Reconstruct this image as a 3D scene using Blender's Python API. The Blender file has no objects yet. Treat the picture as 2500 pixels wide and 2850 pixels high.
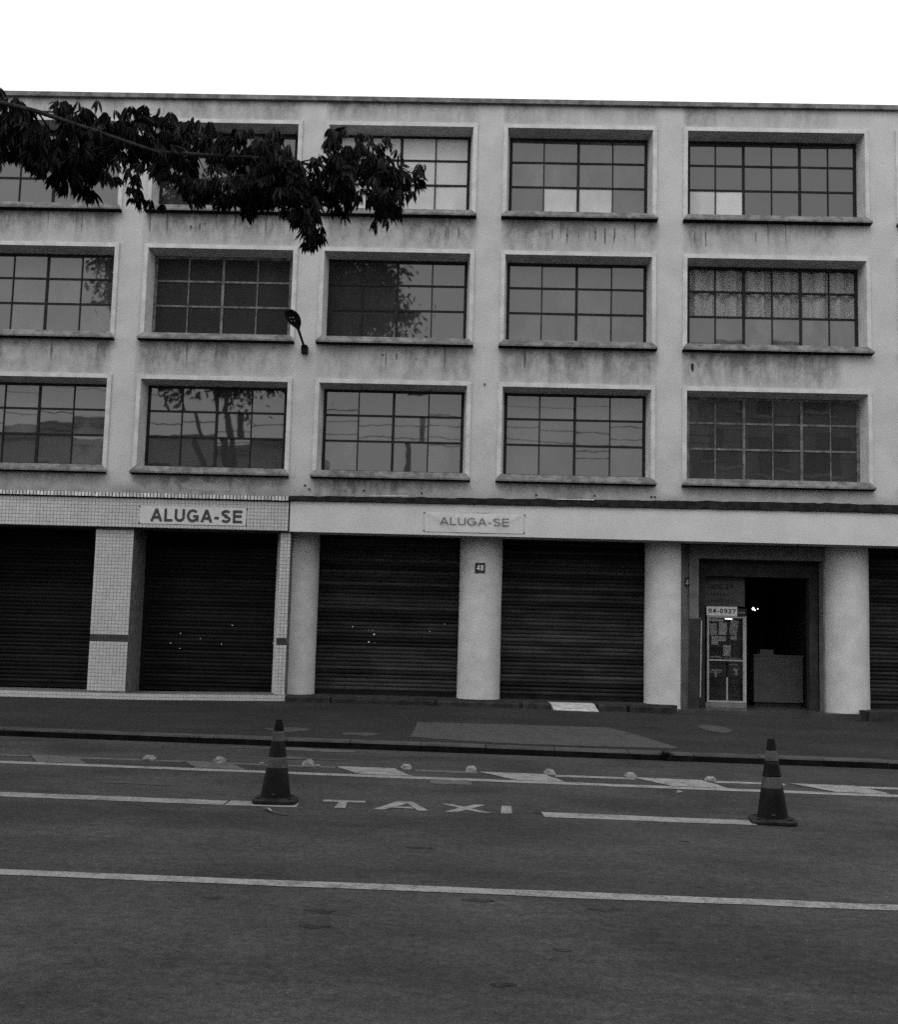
import bpy, math, random
from mathutils import Vector, Matrix, noise as mnoise
rnd = random.Random(48)
R = math.radians
scene = bpy.context.scene
COL = scene.collection

# ------------------------------------------------------------------ camera
cam_d = bpy.data.cameras.new('camera'); cam = bpy.data.objects.new('camera', cam_d); COL.objects.link(cam)
cam_d.sensor_fit = 'HORIZONTAL'; cam_d.sensor_width = 36.0; cam_d.lens = 46.08
cam_d.clip_start = 0.05; cam_d.clip_end = 1500
YAW, PITCH, ROLL = -0.021252, 0.108023, 0.026167
fw = Vector((math.sin(YAW)*math.cos(PITCH), math.cos(YAW)*math.cos(PITCH), math.sin(PITCH)))
rt = Vector((math.cos(YAW), -math.sin(YAW), 0)); up = rt.cross(fw)
r2 = rt*math.cos(ROLL) + up*math.sin(ROLL); u2 = -rt*math.sin(ROLL) + up*math.cos(ROLL)
mw = Matrix((r2, u2, -fw)).transposed().to_4x4(); mw.translation = Vector((0, -24.5, 1.7))
cam.matrix_world = mw
scene.camera = cam

# ------------------------------------------------------------------ sky, sun, exposure
SUN_EL, SUN_AZ = 52.0, 205.0          # compass-like: 180 = behind the camera, >180 = from the left
world = bpy.data.worlds.new('World'); scene.world = world; world.use_nodes = True
wn = world.node_tree.nodes; wl = world.node_tree.links
for n in list(wn): wn.remove(n)
sky = wn.new('ShaderNodeTexSky'); sky.sky_type = 'NISHITA'; sky.sun_disc = False
sky.sun_elevation = R(SUN_EL); sky.sun_rotation = R(SUN_AZ)
sky.air_density = 1.0; sky.dust_density = 6.0; sky.ozone_density = 1.0
bw = wn.new('ShaderNodeRGBToBW'); bg = wn.new('ShaderNodeBackground'); wo = wn.new('ShaderNodeOutputWorld')
bg.inputs['Strength'].default_value = 0.13
# an even overcast: the whole dome is evened out by one power curve
pw_ = wn.new('ShaderNodeMath'); pw_.operation = 'POWER'; pw_.inputs[1].default_value = 0.22
sc_ = wn.new('ShaderNodeMath'); sc_.operation = 'MULTIPLY'; sc_.inputs[1].default_value = 8.2
wl.new(sky.outputs[0], bw.inputs[0]); wl.new(bw.outputs[0], pw_.inputs[0]); wl.new(pw_.outputs[0], sc_.inputs[0]); wl.new(sc_.outputs[0], bg.inputs['Color']); wl.new(bg.outputs[0], wo.inputs['Surface'])
sd = bpy.data.lights.new('sun', 'SUN'); sun = bpy.data.objects.new('sun', sd); COL.objects.link(sun)
sd.energy = 0.5; sd.angle = R(28); sd.color = (1, 1, 1)
a = R(SUN_AZ); sdir = Vector((math.sin(a)*math.cos(R(SUN_EL)), math.cos(a)*math.cos(R(SUN_EL)), math.sin(R(SUN_EL))))
sun.rotation_euler = sdir.to_track_quat('Z', 'Y').to_euler()
sun.location = (-8, -20, 30)
vs = scene.view_settings
vs.view_transform = 'Standard'; vs.look = 'None'; vs.gamma = 1.0; vs.exposure = 0.0; vs.use_curve_mapping = False

cy_ = scene.cycles
cy_.max_bounces = 5; cy_.diffuse_bounces = 3; cy_.glossy_bounces = 3; cy_.transmission_bounces = 2; cy_.transparent_max_bounces = 6
cy_.caustics_reflective = False; cy_.caustics_refractive = False
cy_.use_adaptive_sampling = True; cy_.adaptive_threshold = 0.02; cy_.use_denoising = False     # the residual noise reads like film grain

# ------------------------------------------------------------------ helpers
class MB:
    def __init__(s): s.v = []; s.f = []
    def add(s, vs_, fs): o = len(s.v); s.v += [tuple(p) for p in vs_]; s.f += [tuple(i+o for i in f) for f in fs]; return s
    def box(s, x0, x1, y0, y1, z0, z1):
        return s.add([(x0,y0,z0),(x1,y0,z0),(x1,y1,z0),(x0,y1,z0),(x0,y0,z1),(x1,y0,z1),(x1,y1,z1),(x0,y1,z1)],
                     [(0,3,2,1),(4,5,6,7),(0,1,5,4),(1,2,6,5),(2,3,7,6),(3,0,4,7)])
    def bbox(s, x0, x1, y0, y1, z0, z1, b):           # box with chamfered front and top edges
        prof = [(x0+b, x1-b, y0+b, y1, z0, 0)]
        v = []
        for (zz, ins) in ((z0, 0), (z1-b, 0), (z1, b)):
            v += [(x0+ins,y0+ins,zz),(x1-ins,y0+ins,zz),(x1-ins,y1-ins,zz),(x0+ins,y1-ins,zz)]
        f = [(0,3,2,1),(8,9,10,11)]
        for k in (0, 4):
            for i in range(4):
                j = (i+1) % 4; f.append((k+i, k+j, k+4+j, k+4+i))
        return s.add(v, f)
    def quad(s, a, b, c, d): return s.add([a,b,c,d], [(0,1,2,3)])
    def tube(s, pts, rad, n=8, cap=True):
        pts = [Vector(p) for p in pts]
        if not isinstance(rad, (list, tuple)): rad = [rad]*len(pts)
        v = []; f = []; ref = None
        for i, p in enumerate(pts):
            t = (pts[min(i+1, len(pts)-1)] - pts[max(i-1, 0)]).normalized()
            if ref is None: ref = Vector((0,0,1)) if abs(t.z) < .9 else Vector((1,0,0))
            u = t.cross(ref).normalized(); w = u.cross(t).normalized(); ref = w
            for k in range(n):
                a_ = 2*math.pi*k/n; v.append(p + (u*math.cos(a_) + w*math.sin(a_))*rad[i])
        for i in range(len(pts)-1):
            for k in range(n):
                f.append((i*n+k, i*n+(k+1) % n, (i+1)*n+(k+1) % n, (i+1)*n+k))
        if cap: f.append(tuple(range(n))[::-1]); f.append(tuple((len(pts)-1)*n+k for k in range(n)))
        return s.add(v, f)
    def lathe(s, prof, n=24, cx=0, cy=0):
        v = []; f = []
        for (r_, z) in prof:
            for k in range(n): a_ = 2*math.pi*k/n; v.append((cx+r_*math.cos(a_), cy+r_*math.sin(a_), z))
        for i in range(len(prof)-1):
            for k in range(n): f.append((i*n+k, i*n+(k+1) % n, (i+1)*n+(k+1) % n, (i+1)*n+k))
        f.append(tuple(range(n))[::-1]); f.append(tuple((len(prof)-1)*n+k for k in range(n)))
        return s.add(v, f)
    def mesh(s, name, smooth=False):
        me = bpy.data.meshes.new(name); me.from_pydata(s.v, [], s.f); me.validate(); me.update()
        if smooth:
            for p in me.polygons: p.use_smooth = True
        return me
    def build(s, name, m, parent=None, smooth=False, loc=None):
        return obj(name, s.mesh(name, smooth), m, parent, loc)

def obj(name, me, m, parent=None, loc=None):
    o = bpy.data.objects.new(name, me)
    if m is not None and len(me.materials) == 0: me.materials.append(m)
    COL.objects.link(o)
    if parent is not None: o.parent = parent
    if loc is not None: o.location = loc
    return o
def empty(name, loc=(0,0,0), label=None, cat=None, group=None):
    o = bpy.data.objects.new(name, None); o.empty_display_size = .2; COL.objects.link(o); o.location = loc
    if label: tag(o, label, cat, group)
    return o
def tag(o, label=None, cat=None, group=None, kind=None):
    if label: o['label'] = label
    if cat: o['category'] = cat
    if group: o['group'] = group
    if kind: o['kind'] = kind
    return o
def smooth_by_angle(o, deg=40):
    me = o.data
    for p in me.polygons: p.use_smooth = True
    try: me.set_sharp_from_angle(angle=R(deg))
    except Exception: pass
    return o

# ------------------------------------------------------------------ materials (all neutral: a black and white picture)
class NT:
    def __init__(s, name):
        s.m = bpy.data.materials.new(name); s.m.use_nodes = True
        s.t = s.m.node_tree; s.n = s.t.nodes; s.l = s.t.links
        s.b = s.n['Principled BSDF']; s.out = s.n['Material Output']
    def node(s, kind, **kw):
        n = s.n.new(kind)
        for k, v in kw.items(): setattr(n, k, v)
        return n
    def math(s, op, a, b=None, c=None, clamp=False):
        n = s.node('ShaderNodeMath', operation=op); n.use_clamp = clamp
        for i, x in enumerate((a, b, c)):
            if x is None: continue
            if isinstance(x, (int, float)): n.inputs[i].default_value = x
            else: s.l.new(x, n.inputs[i])
        return n.outputs[0]
    def coord(s, which='Object', scale=(1,1,1)):
        tc = s.node('ShaderNodeTexCoord'); mp = s.node('ShaderNodeMapping'); mp.inputs['Scale'].default_value = scale
        s.l.new(tc.outputs[which], mp.inputs['Vector']); return mp.outputs[0]
    def geo_pos(s, scale=(1,1,1)):
        g = s.node('ShaderNodeNewGeometry'); mp = s.node('ShaderNodeMapping'); mp.inputs['Scale'].default_value = scale
        s.l.new(g.outputs['Position'], mp.inputs['Vector']); return mp.outputs[0]
    def noise(s, vec, scale, detail=6, rough=.6, dist=0):
        n = s.node('ShaderNodeTexNoise'); n.inputs['Scale'].default_value = scale; n.inputs['Detail'].default_value = detail
        n.inputs['Roughness'].default_value = rough; n.inputs['Distortion'].default_value = dist
        s.l.new(vec, n.inputs['Vector']); return n.outputs['Fac']
    def ramp(s, v, a, b, lo=0., hi=1., smooth=True):
        n = s.node('ShaderNodeMapRange'); n.interpolation_type = 'SMOOTHSTEP' if smooth else 'LINEAR'
        n.inputs['From Min'].default_value = a; n.inputs['From Max'].default_value = b
        n.inputs['To Min'].default_value = lo; n.inputs['To Max'].default_value = hi
        s.l.new(v, n.inputs['Value']); return n.outputs['Result']
    def mixv(s, f, a, b):
        n = s.node('ShaderNodeMix', data_type='FLOAT')
        for k, x in ((0, f), (2, a), (3, b)):
            if isinstance(x, (int, float)): n.inputs[k].default_value = x
            else: s.l.new(x, n.inputs[k])
        return n.outputs[0]
    def bump(s, h, strength, dist=.01):
        n = s.node('ShaderNodeBump'); n.inputs['Strength'].default_value = strength; n.inputs['Distance'].default_value = dist
        s.l.new(h, n.inputs['Height']); s.l.new(n.outputs[0], s.b.inputs['Normal'])
    def base(s, v): s.l.new(v, s.b.inputs['Base Color'])
    def fin(s, rough, spec=.3, metal=0):
        s.b.inputs['Roughness'].default_value = rough; s.b.inputs['Specular IOR Level'].default_value = spec
        s.b.inputs['Metallic'].default_value = metal; return s.m
def g3(c): return (c, c, c, 1)

def basic(name, c, rough=.7, var=.18, scale=6, fine=60, bump=.15, spec=.3, metal=0, rnd_obj=0., stretch=(1,1,1), island=0.):
    t = NT(name); p = t.geo_pos(stretch)
    big = t.noise(p, scale); fn = t.noise(p, fine*.6, 5, .8)
    v = t.math('MULTIPLY', t.ramp(big, .3, .7, c*(1-var), c*(1+var)), t.ramp(fn, .25, .75, 1-max(.12, var*.7), 1+max(.12, var*.7), False))
    if rnd_obj:
        oi = t.node('ShaderNodeObjectInfo'); v = t.math('MULTIPLY', v, t.ramp(oi.outputs['Random'], 0, 1, 1-rnd_obj, 1+rnd_obj, False))
    if island:
        g = t.node('ShaderNodeNewGeometry'); v = t.math('MULTIPLY', v, t.ramp(g.outputs['Random Per Island'], 0, 1, 1-island, 1+island, False))
    t.base(v)
    if bump: t.bump(fn, bump, .01)
    return t.fin(rough, spec, metal)

PITCHX, WL0, WW = 3.972, 0.469, 3.41
def wall_mat():
    t = NT('painted_render'); p = t.geo_pos()
    sp = t.node('ShaderNodeSeparateXYZ'); t.l.new(p, sp.inputs[0]); X, Z = sp.outputs[0], sp.outputs[2]
    wob = t.math('MULTIPLY', t.math('SUBTRACT', t.noise(p, 2.2, 5), .5), .9)
    # across: inside the width of a window column
    ux = t.math('ADD', t.math('DIVIDE', t.math('SUBTRACT', X, WL0), PITCHX), 20)
    fx = t.math('ABSOLUTE', t.math('SUBTRACT', t.math('FRACT', ux), WW/PITCHX/2))
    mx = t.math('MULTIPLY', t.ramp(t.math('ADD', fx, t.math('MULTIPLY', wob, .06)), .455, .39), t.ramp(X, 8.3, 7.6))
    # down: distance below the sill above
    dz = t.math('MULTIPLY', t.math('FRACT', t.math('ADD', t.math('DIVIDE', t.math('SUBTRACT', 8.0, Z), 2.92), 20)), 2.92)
    mz = t.ramp(dz, 1.1, .0, .30, 1.)
    st = t.noise(t.geo_pos((2.6, 1, .8)), 1.0, 8, .7)          # rain streaks
    st2 = t.noise(t.geo_pos((14, 1, 1.0)), 1.0, 4, .7)
    bl = t.noise(p, 1.3, 8, .62); mot = t.noise(t.geo_pos((1.5, 1, 1)), 3.4, 6, .72); colv = t.noise(t.geo_pos((.28, 1, .33)), 1., 1, .5)
    streak = t.math('ADD', t.math('MULTIPLY', t.ramp(st, .38, .64), .60), t.math('MULTIPLY', t.ramp(st2, .45, .8), .16))
    blot = t.math('ADD', t.math('MULTIPLY', t.ramp(mot, .38, .66), .5), t.math('MULTIPLY', t.ramp(bl, .35, .65), .35))
    dirt_shade = t.math('MULTIPLY', t.math('MULTIPLY', mx, mz), t.math('ADD', streak, blot), clamp=True)
    dirt_shade = t.math('MULTIPLY', dirt_shade, t.ramp(colv, .35, .62, .62, 1.15), clamp=True)
    # sill shadow and grime painted into the colour right under each sill
    sill_shade = t.math('MULTIPLY', t.math('MULTIPLY', mx, t.ramp(t.math('ADD', dz, t.math('MULTIPLY', wob, .25)), .17, .02)), .9)
    dirt_shade = t.math('MAXIMUM', dirt_shade, sill_shade, clamp=True)
    # grime along the foot, above the ledge
    ft = t.math('MULTIPLY', t.ramp(t.math('ADD', Z, t.math('MULTIPLY', wob, .25)), 5.0, 4.62), t.math('ADD', .35, t.ramp(bl, .35, .65)))
    dirt_shade = t.math('MAXIMUM', dirt_shade, t.math('MULTIPLY', ft, .62), clamp=True)
    # dark runs
    run = t.math('MULTIPLY', t.math('MULTIPLY', t.ramp(t.noise(t.geo_pos((8, 1, .22)), 1., 3, .6), .63, .70), mx), t.ramp(dz, .66, .3))
    c0 = t.ramp(bl, .3, .7, .415, .50)
    fn = t.noise(p, 30, 5, .8); fn2 = t.noise(p, 75, 2, .6)
    c0 = t.math('MULTIPLY', c0, t.ramp(fn, .25, .75, .80, 1.18, False)); c0 = t.math('MULTIPLY', c0, t.ramp(fn2, .25, .75, .85, 1.15, False))
    spots = t.ramp(t.noise(p, 9, 3, .6), .66, .76)
    c0 = t.mixv(t.math('MULTIPLY', spots, .4), c0, .18)
    gr = t.ramp(fn, .25, .75, .6, 1.4, False)
    c1 = t.mixv(t.math('MULTIPLY', dirt_shade, .88), c0, t.math('MULTIPLY', gr, .125))
    c2 = t.mixv(t.math('MULTIPLY', run, .75), c1, .04)
    t.base(c2); t.bump(t.math('ADD', fn, t.math('MULTIPLY', bl, 2)), .25, .012)
    return t.fin(.9, .15)

def asphalt(name, c, patch=.22, worn=0.):
    t = NT(name); p = t.geo_pos()
    gr = t.noise(p, 95, 2, .8); gr2 = t.noise(p, 42, 5, .85); big = t.noise(p, .55, 7, .6, .4)
    lane = t.noise(t.geo_pos((.22, .9, 1)), 1., 6, .7)
    v = t.math('MULTIPLY', t.ramp(gr, .25, .75, .5, 1.5, False), t.ramp(gr2, .25, .75, .55, 1.45, False))
    v = t.math('MULTIPLY', v, t.ramp(big, .3, .7, 1-patch, 1+patch))
    v = t.math('MULTIPLY', v, t.ramp(t.noise(p, 13, 5, .8), .3, .7, .72, 1.28))
    v = t.math('MULTIPLY', v, t.ramp(lane, .3, .7, 1-patch*.7, 1+patch*.7))
    spot = t.ramp(t.noise(t.geo_pos((1, 2.2, 1)), 3.2, 4, .55), .70, .76)
    v = t.mixv(t.math('MULTIPLY', spot, .45), v, .45)
    lit = t.ramp(t.noise(p, 17, 2, .5), .735, .76)
    v = t.mixv(t.math('MULTIPLY', lit, .6), v, 2.2)
    vor = t.node('ShaderNodeTexVoronoi', feature='DISTANCE_TO_EDGE'); vor.inputs['Scale'].default_value = .45
    wv = t.node('ShaderNodeMapping'); t.l.new(p, wv.inputs['Vector'])
    nz = t.node('ShaderNodeTexNoise'); nz.inputs['Scale'].default_value = 2.5; nz.inputs['Detail'].default_value = 5; t.l.new(p, nz.inputs['Vector'])
    va = t.node('ShaderNodeVectorMath', operation='MULTIPLY_ADD'); t.l.new(nz.outputs['Color'], va.inputs[0]); va.inputs[1].default_value = (.7,.7,.7); t.l.new(p, va.inputs[2])
    t.l.new(va.outputs[0], vor.inputs['Vector'])
    crack = t.math('MULTIPLY', t.ramp(vor.outputs['Distance'], .006, .0), t.ramp(big, .5, .6))
    v = t.mixv(t.math('MULTIPLY', crack, .55), v, .4)
    t.base(t.math('MULTIPLY', v, c)); t.bump(t.math('ADD', gr2, gr), .4, .01)
    return t.fin(.9, .08)

def road_paint(name, c, wear=.5, under=.075):
    t = NT(name); p = t.geo_pos()
    gr = t.noise(p, 120, 3, .8); n1 = t.noise(p, 5, 6, .7); n2 = t.noise(p, 38, 4, .75)
    w = t.math('ADD', t.math('MULTIPLY', n1, .5), t.math('MULTIPLY', n2, .5))
    w = t.ramp(w, .5-.12+(.5-wear)*.3, .5+.1+(.5-wear)*.3)       # 1 = worn through
    col = t.math('MULTIPLY', t.ramp(n1, .3, .7, c*.85, c*1.1), t.ramp(gr, .25, .75, .8, 1.15))
    t.base(t.mixv(t.math('MULTIPLY', w, .8), col, t.ramp(gr, .25, .75, under*.7, under*1.3))); t.bump(gr, .2, .006)
    return t.fin(.8, .1)

def glass_mat(name, dust=.08, dustc=.5, wav=1.0, ior=1.74, dv=1., see=False):
    t = NT(name); t.n.remove(t.b)
    oi = t.node('ShaderNodeObjectInfo'); p = t.geo_pos()
    off = t.node('ShaderNodeVectorMath', operation='ADD'); t.l.new(p, off.inputs[0])
    cmb = t.node('ShaderNodeCombineXYZ'); t.l.new(t.math('MULTIPLY', oi.outputs['Random'], 37.), cmb.inputs[1]); t.l.new(cmb.outputs[0], off.inputs[1])
    wv = t.noise(off.outputs[0], 1.1, 2, .4); wv2 = t.noise(off.outputs[0], 4.0, 1, .4)
    bp = t.node('ShaderNodeBump'); bp.inputs['Strength'].default_value = .10*wav; bp.inputs['Distance'].default_value = .02
    t.l.new(t.math('ADD', wv, t.math('MULTIPLY', wv2, .12)), bp.inputs['Height'])
    fr = t.node('ShaderNodeFresnel'); fr.inputs['IOR'].default_value = ior
    gl = t.node('ShaderNodeBsdfGlossy'); gl.inputs['Roughness'].default_value = .02; gl.inputs['Color'].default_value = g3(.95); t.l.new(bp.outputs[0], gl.inputs['Normal'])
    if see: tr = t.node('ShaderNodeBsdfTransparent'); tr.inputs['Color'].default_value = g3(.80)
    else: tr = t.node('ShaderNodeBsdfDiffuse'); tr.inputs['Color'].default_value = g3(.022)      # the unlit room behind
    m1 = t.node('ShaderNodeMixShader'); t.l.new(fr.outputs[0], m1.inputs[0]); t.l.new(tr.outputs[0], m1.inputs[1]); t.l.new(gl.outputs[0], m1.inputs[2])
    df = t.node('ShaderNodeBsdfDiffuse'); df.inputs['Color'].default_value = g3(dustc)
    dn = t.noise(t.geo_pos((1.6, 1, 1.0)), 1.6, 6, .6)
    fac = t.math('MULTIPLY', t.ramp(dn, .25, .75, dust*(1-.5*min(dv,1.6)), dust*(1+.5*dv)), t.ramp(oi.outputs['Random'], 0, 1, 1-.4*dv, 1+.4*dv, False), clamp=True)
    m2 = t.node('ShaderNodeMixShader'); t.l.new(fac, m2.inputs[0]); t.l.new(m1.outputs[0], m2.inputs[1]); t.l.new(df.outputs[0], m2.inputs[2])
    t.l.new(m2.outputs[0], t.out.inputs['Surface'])
    return t.m

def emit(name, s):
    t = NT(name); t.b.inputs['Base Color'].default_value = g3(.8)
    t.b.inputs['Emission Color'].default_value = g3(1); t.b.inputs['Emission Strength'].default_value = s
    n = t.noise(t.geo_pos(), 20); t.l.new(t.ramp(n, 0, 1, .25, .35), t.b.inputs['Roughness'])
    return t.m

M = {}
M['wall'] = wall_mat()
M['trim'] = basic('trim_paint', .48, .85, .14, 3.5, 40, .2, .2)
M['sill'] = basic('weathered_sill', .15, .9, .38, 5, 30, .35, .05)
M['fascia'] = basic('fascia_paint', .515, .8, .07, 1.2, 50, .18, .2)
M['column'] = basic('column_paint', .50, .85, .11, 2.3, 45, .3, .2)
M['ledge'] = basic('soot_and_sill_shade', .020, .95, .4, 6, 40, .6, .02)
M['frame'] = basic('steel_window_bars', .018, .7, .35, 8, 50, .2, .08)
M['frame_old'] = basic('putty_stained_bars', .12, .7, .5, 7, 40, .2, .3)
M['clear'] = glass_mat('clear_pane', .02, .4, 1.0)
M['dusty'] = glass_mat('dusty_pane', .11, .40, .9, dv=1.6)
M['grimy'] = glass_mat('grimy_pane', .16, .34, .7, dv=1.2)
M['pale'] = glass_mat('pale_pane', .80, .55, .4, dv=.3)  # pane mostly covered by an even pale colour
M['see'] = glass_mat('see_through_pane', .004, .4, .6, 1.10, see=True)
M['inside'] = basic('room_plaster', .14, .9, .2, 2, 30, 0, .1)
M['curtain'] = basic('curtain_cloth', .62, .95, .2, 3, 30, .1, .05, stretch=(2.5, 1, .4))
M['shutter'] = basic('dark_shutter_paint', .024, .6, .4, 1.2, 40, .15, .10, rnd_obj=.65, stretch=(1, 1, 4))
M['shutter_left'] = basic('black_shutter_paint', .012, .6, .3, 1.2, 40, .15, .06, rnd_obj=.35, stretch=(1, 1, 4))
M['guide'] = basic('shutter_guide', .012, .6, .3, 4, 30, .1, .05)
M['tile'] = basic('glazed_white_tile', .44, .4, .06, 1.5, 30, .05, .4, island=.06)
M['tile_big'] = basic('ledge_tile', .50, .4, .25, 9, 40, .1, .4, rnd_obj=.18)
M['tile_dark'] = basic('dark_tile', .04, .35, .2, 8, 40, .05, .4)
M['grout'] = basic('tile_grout', .13, .95, .3, 8, 60, .2, .1)
M['banner'] = basic('vinyl_banner', .52, .5, .05, 2, 30, .03, .3)
M['ink'] = basic('banner_ink', .04, .6, .2, 6, 40, 0, .3)
M['ink_pale'] = basic('faded_banner_ink', .11, .6, .2, 6, 40, 0, .3)
M['plate'] = basic('black_enamel', .012, .4, .2, 10, 40, .02, .4)
M['white'] = basic('white_enamel', .75, .5, .06, 10, 40, .02, .3)
M['asphalt'] = asphalt('worn_asphalt', .047, .26)
M['walk'] = asphalt('cement_pavement', .028, .16)
M['curb'] = basic('curb_granite', .050, .9, .3, 3, 60, .3, .2, rnd_obj=.15)
M['curb_face'] = basic('dark_curb_face', .009, .9, .4, 5, 50, .3, .02)  # kerb front, coloured much darker than the top
M['walk_patch'] = road_paint('pale_cement_patch', .090, .48, .030)
M['paint'] = road_paint('road_paint', .32, .42, .05)
M['paint_fade'] = road_paint('faded_road_paint', .15, .55, .05)
M['paint_ghost'] = road_paint('ghost_road_paint', .09, .7, .05)
M['stain'] = basic('oil_stain', .030, .8, .4, 6, 60, .1, .08)
M['stud'] = basic('stud_paint', .21, .7, .3, 14, 60, .15, .3, rnd_obj=.15)
M['cone'] = basic('cone_rubber', .011, .65, .3, 6, 40, .1, .05)
M['cone_band'] = basic('cone_band', .070, .7, .35, 10, 50, .1, .08)
M['cone_base'] = basic('cone_base_rubber', .020, .7, .5, 9, 50, .15, .12)
M['block'] = basic('dark_concrete', .032, .9, .4, 4, 50, .4, .05, rnd_obj=.2)
M['ramp'] = basic('bare_bright_concrete', .36, .9, .35, 6, 40, .4, .15, stretch=(.6, 3, 1))
M['lamp'] = basic('lamp_housing', .008, .6, .2, 8, 40, .05, .08)
M['lens'] = basic('lamp_lens', .30, .25, .1, 8, 40, .02, .5)
M['bark'] = basic('bark', .045, .95, .4, 5, 40, .7, .1, stretch=(2, 2, .5))
def leaf_mat(name, c):
    t = NT(name); oi = t.node('ShaderNodeObjectInfo'); p = t.geo_pos()
    v = t.math('MULTIPLY', t.ramp(t.noise(p, 5, 3), .3, .7, c*.6, c*1.4), t.ramp(oi.outputs['Random'], 0, 1, .7, 1.3, False))
    g = t.node('ShaderNodeNewGeometry'); v = t.math('MULTIPLY', v, t.ramp(g.outputs['Random Per Island'], 0, 1, .35, 1.9, False))
    t.base(v); return t.fin(.6, .08)
M['leaf'] = leaf_mat('tree_leaf', .020)
M['weed'] = leaf_mat('weed_leaf', .03)
M['entry_wall'] = basic('entry_render', .17, .9, .2, 3, 40, .25, .15)
M['entry_dark'] = basic('entry_dark_paint', .040, .85, .25, 3, 40, .2, .05)
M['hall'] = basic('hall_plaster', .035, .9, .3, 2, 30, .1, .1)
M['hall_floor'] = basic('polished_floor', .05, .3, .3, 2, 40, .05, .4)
M['board'] = basic('leaning_board', .035, .7, .25, 4, 40, .1, .08)
M['alu'] = basic('aluminium_bar', .34, .45, .15, 6, 40, .05, .5)
M['case_back'] = basic('case_backing', .030, .7, .4, 5, 30, .1, .2)
M['case_panel'] = basic('tinted_panel', .07, .5, .15, 3, 30, .05, .3)
M['paper'] = basic('paper', .80, .8, .15, 6, 40, .05, .2, rnd_obj=.2)
M['ink_dark'] = basic('sign_ink', .02, .6, .2, 8, 40, 0, .3)
M['counter'] = basic('counter_laminate', .11, .6, .15, 3, 30, .05, .3)
M['case_glass'] = glass_mat('case_glass', .02, .4, .3, 1.4, see=True)
M['opp_pale'] = basic('pale_opposite_render', .82, .9, .15, 1.0, 20, .1, .15)
M['opp_mid'] = basic('grey_opposite_render', .30, .9, .15, 1.0, 20, .1, .15)
M['opp_glass'] = basic('opposite_window_glass', .03, .12, .2, 2, 20, 0, .5)
M['pipe'] = basic('white_conduit', .6, .5, .1, 10, 40, .02, .3)
M['patch'] = basic('fresh_plaster', .33, .9, .1, 4, 40, .2, .15)
M['earth'] = basic('earth', .08, .95, .3, .5, 20, .2, .1)
M['strip'] = basic('paper_strip', .22, .7, .3, 20, 60, .05, .2)
M['tube'] = emit('tube_glint_glow', 4.0)
M['bulb'] = emit('bulb_and_glint_glow', 6.0)

# ------------------------------------------------------------------ ground: earth sheet, road, pavements
def lerp(tab, x):
    if x <= tab[0][0]: return tab[0][1]
    for (a_, b_), (c_, d_) in zip(tab, tab[1:]):
        if x <= c_: return b_ + (d_-b_)*(x-a_)/(c_-a_)
    return tab[-1][1]
YC = -7.25                                             # far kerb line
def zr(x): return -.009*x                              # the street falls gently to the right
FOOT = [(-40,.45),(-12,.20),(-6.85,.215),(-3.85,.268),(0,.268),(2,.262),(4.2,.232),(6.3,.205),(12,.13),(40,-.15)]
def zw(x, y):                                          # pavement height
    if y >= -.3: return lerp(FOOT, x)
    f = (y-YC)/(-.3-YC); return (zr(x)+.105)*(1-f) + lerp(FOOT, x)*f

g = MB().quad((-600,-600,-.75),(600,-600,-.75),(600,600,-.75),(-600,600,-.75)).build('ground', M['earth']); tag(g, kind='structure')
rb = MB(); xs = [-40+4*i for i in range(21)]
for x0, x1 in zip(xs, xs[1:]): rb.quad((x0,-20.5,zr(x0)),(x1,-20.5,zr(x1)),(x1,YC+.02,zr(x1)),(x0,YC+.02,zr(x0)))
rb.quad((-40,-20.5,zr(-40)-.5),(40,-20.5,zr(40)-.5),(40,-20.5,zr(40)),(-40,-20.5,zr(-40)))
road = rb.build('road', M['asphalt']); tag(road, kind='structure')

sb = MB(); xs = [-40,-20,-12,-9,-6.85,-5.3,-3.85,-2,0,2,3.1,4.2,6.3,9,12,20,40]; ys = [YC+.30,-6,-4.5,-3,-1.5,-.3,7]
idx = {}
for i, x in enumerate(xs):
    for j, y in enumerate(ys): idx[i,j] = len(sb.v); sb.v.append((x, y, zw(x, y)))
for i in range(len(xs)-1):
    for j in range(len(ys)-1): sb.f.append((idx[i,j], idx[i+1,j], idx[i+1,j+1], idx[i,j+1]))
walk = sb.build('sidewalk', M['walk']); tag(walk, kind='structure')
# kerb stones, each a piece of its own
x = -13.0; L = []
while x < 13: w = rnd.uniform(.92, 1.12); L.append((x, x+w-.012)); x += w
for (x0, x1) in [(-40,-13.012)] + L + [(x,40)]:
    kb = MB(); y0, y1 = YC+rnd.uniform(-.006,.006), YC+.295
    za, zb = zr(x0), zr(x1); dz = rnd.uniform(-.004,.004)
    kb.add([(x0,y0,za-.2),(x1,y0,zb-.2),(x1,y0,zb+.085+dz),(x0,y0,za+.085+dz),(x0,y0+.02,za+.105+dz),(x1,y0+.02,zb+.105+dz),(x1,y1,zw(x1,y1)+.003+dz),(x0,y1,zw(x0,y1)+.003+dz),
            (x1,y1,zb-.2),(x0,y1,za-.2)],
           [(0,1,2,3),(3,2,5,4),(4,5,6,7),(6,8,9,7),(1,8,6,5,2),(0,3,4,7,9)])
    me = kb.mesh('kerb_stone'); me.materials.append(M['curb']); me.materials.append(M['curb_face'])
    for p in me.polygons: p.material_index = 1 if p.index == 0 else 0
    obj('kerb_stone', me, None, walk)
# near pavement
nb = MB(); nb.box(-40,40,-29,-20.5,-.6,.12); nw = nb.build('near_sidewalk', M['walk']); tag(nw, kind='structure')

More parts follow.
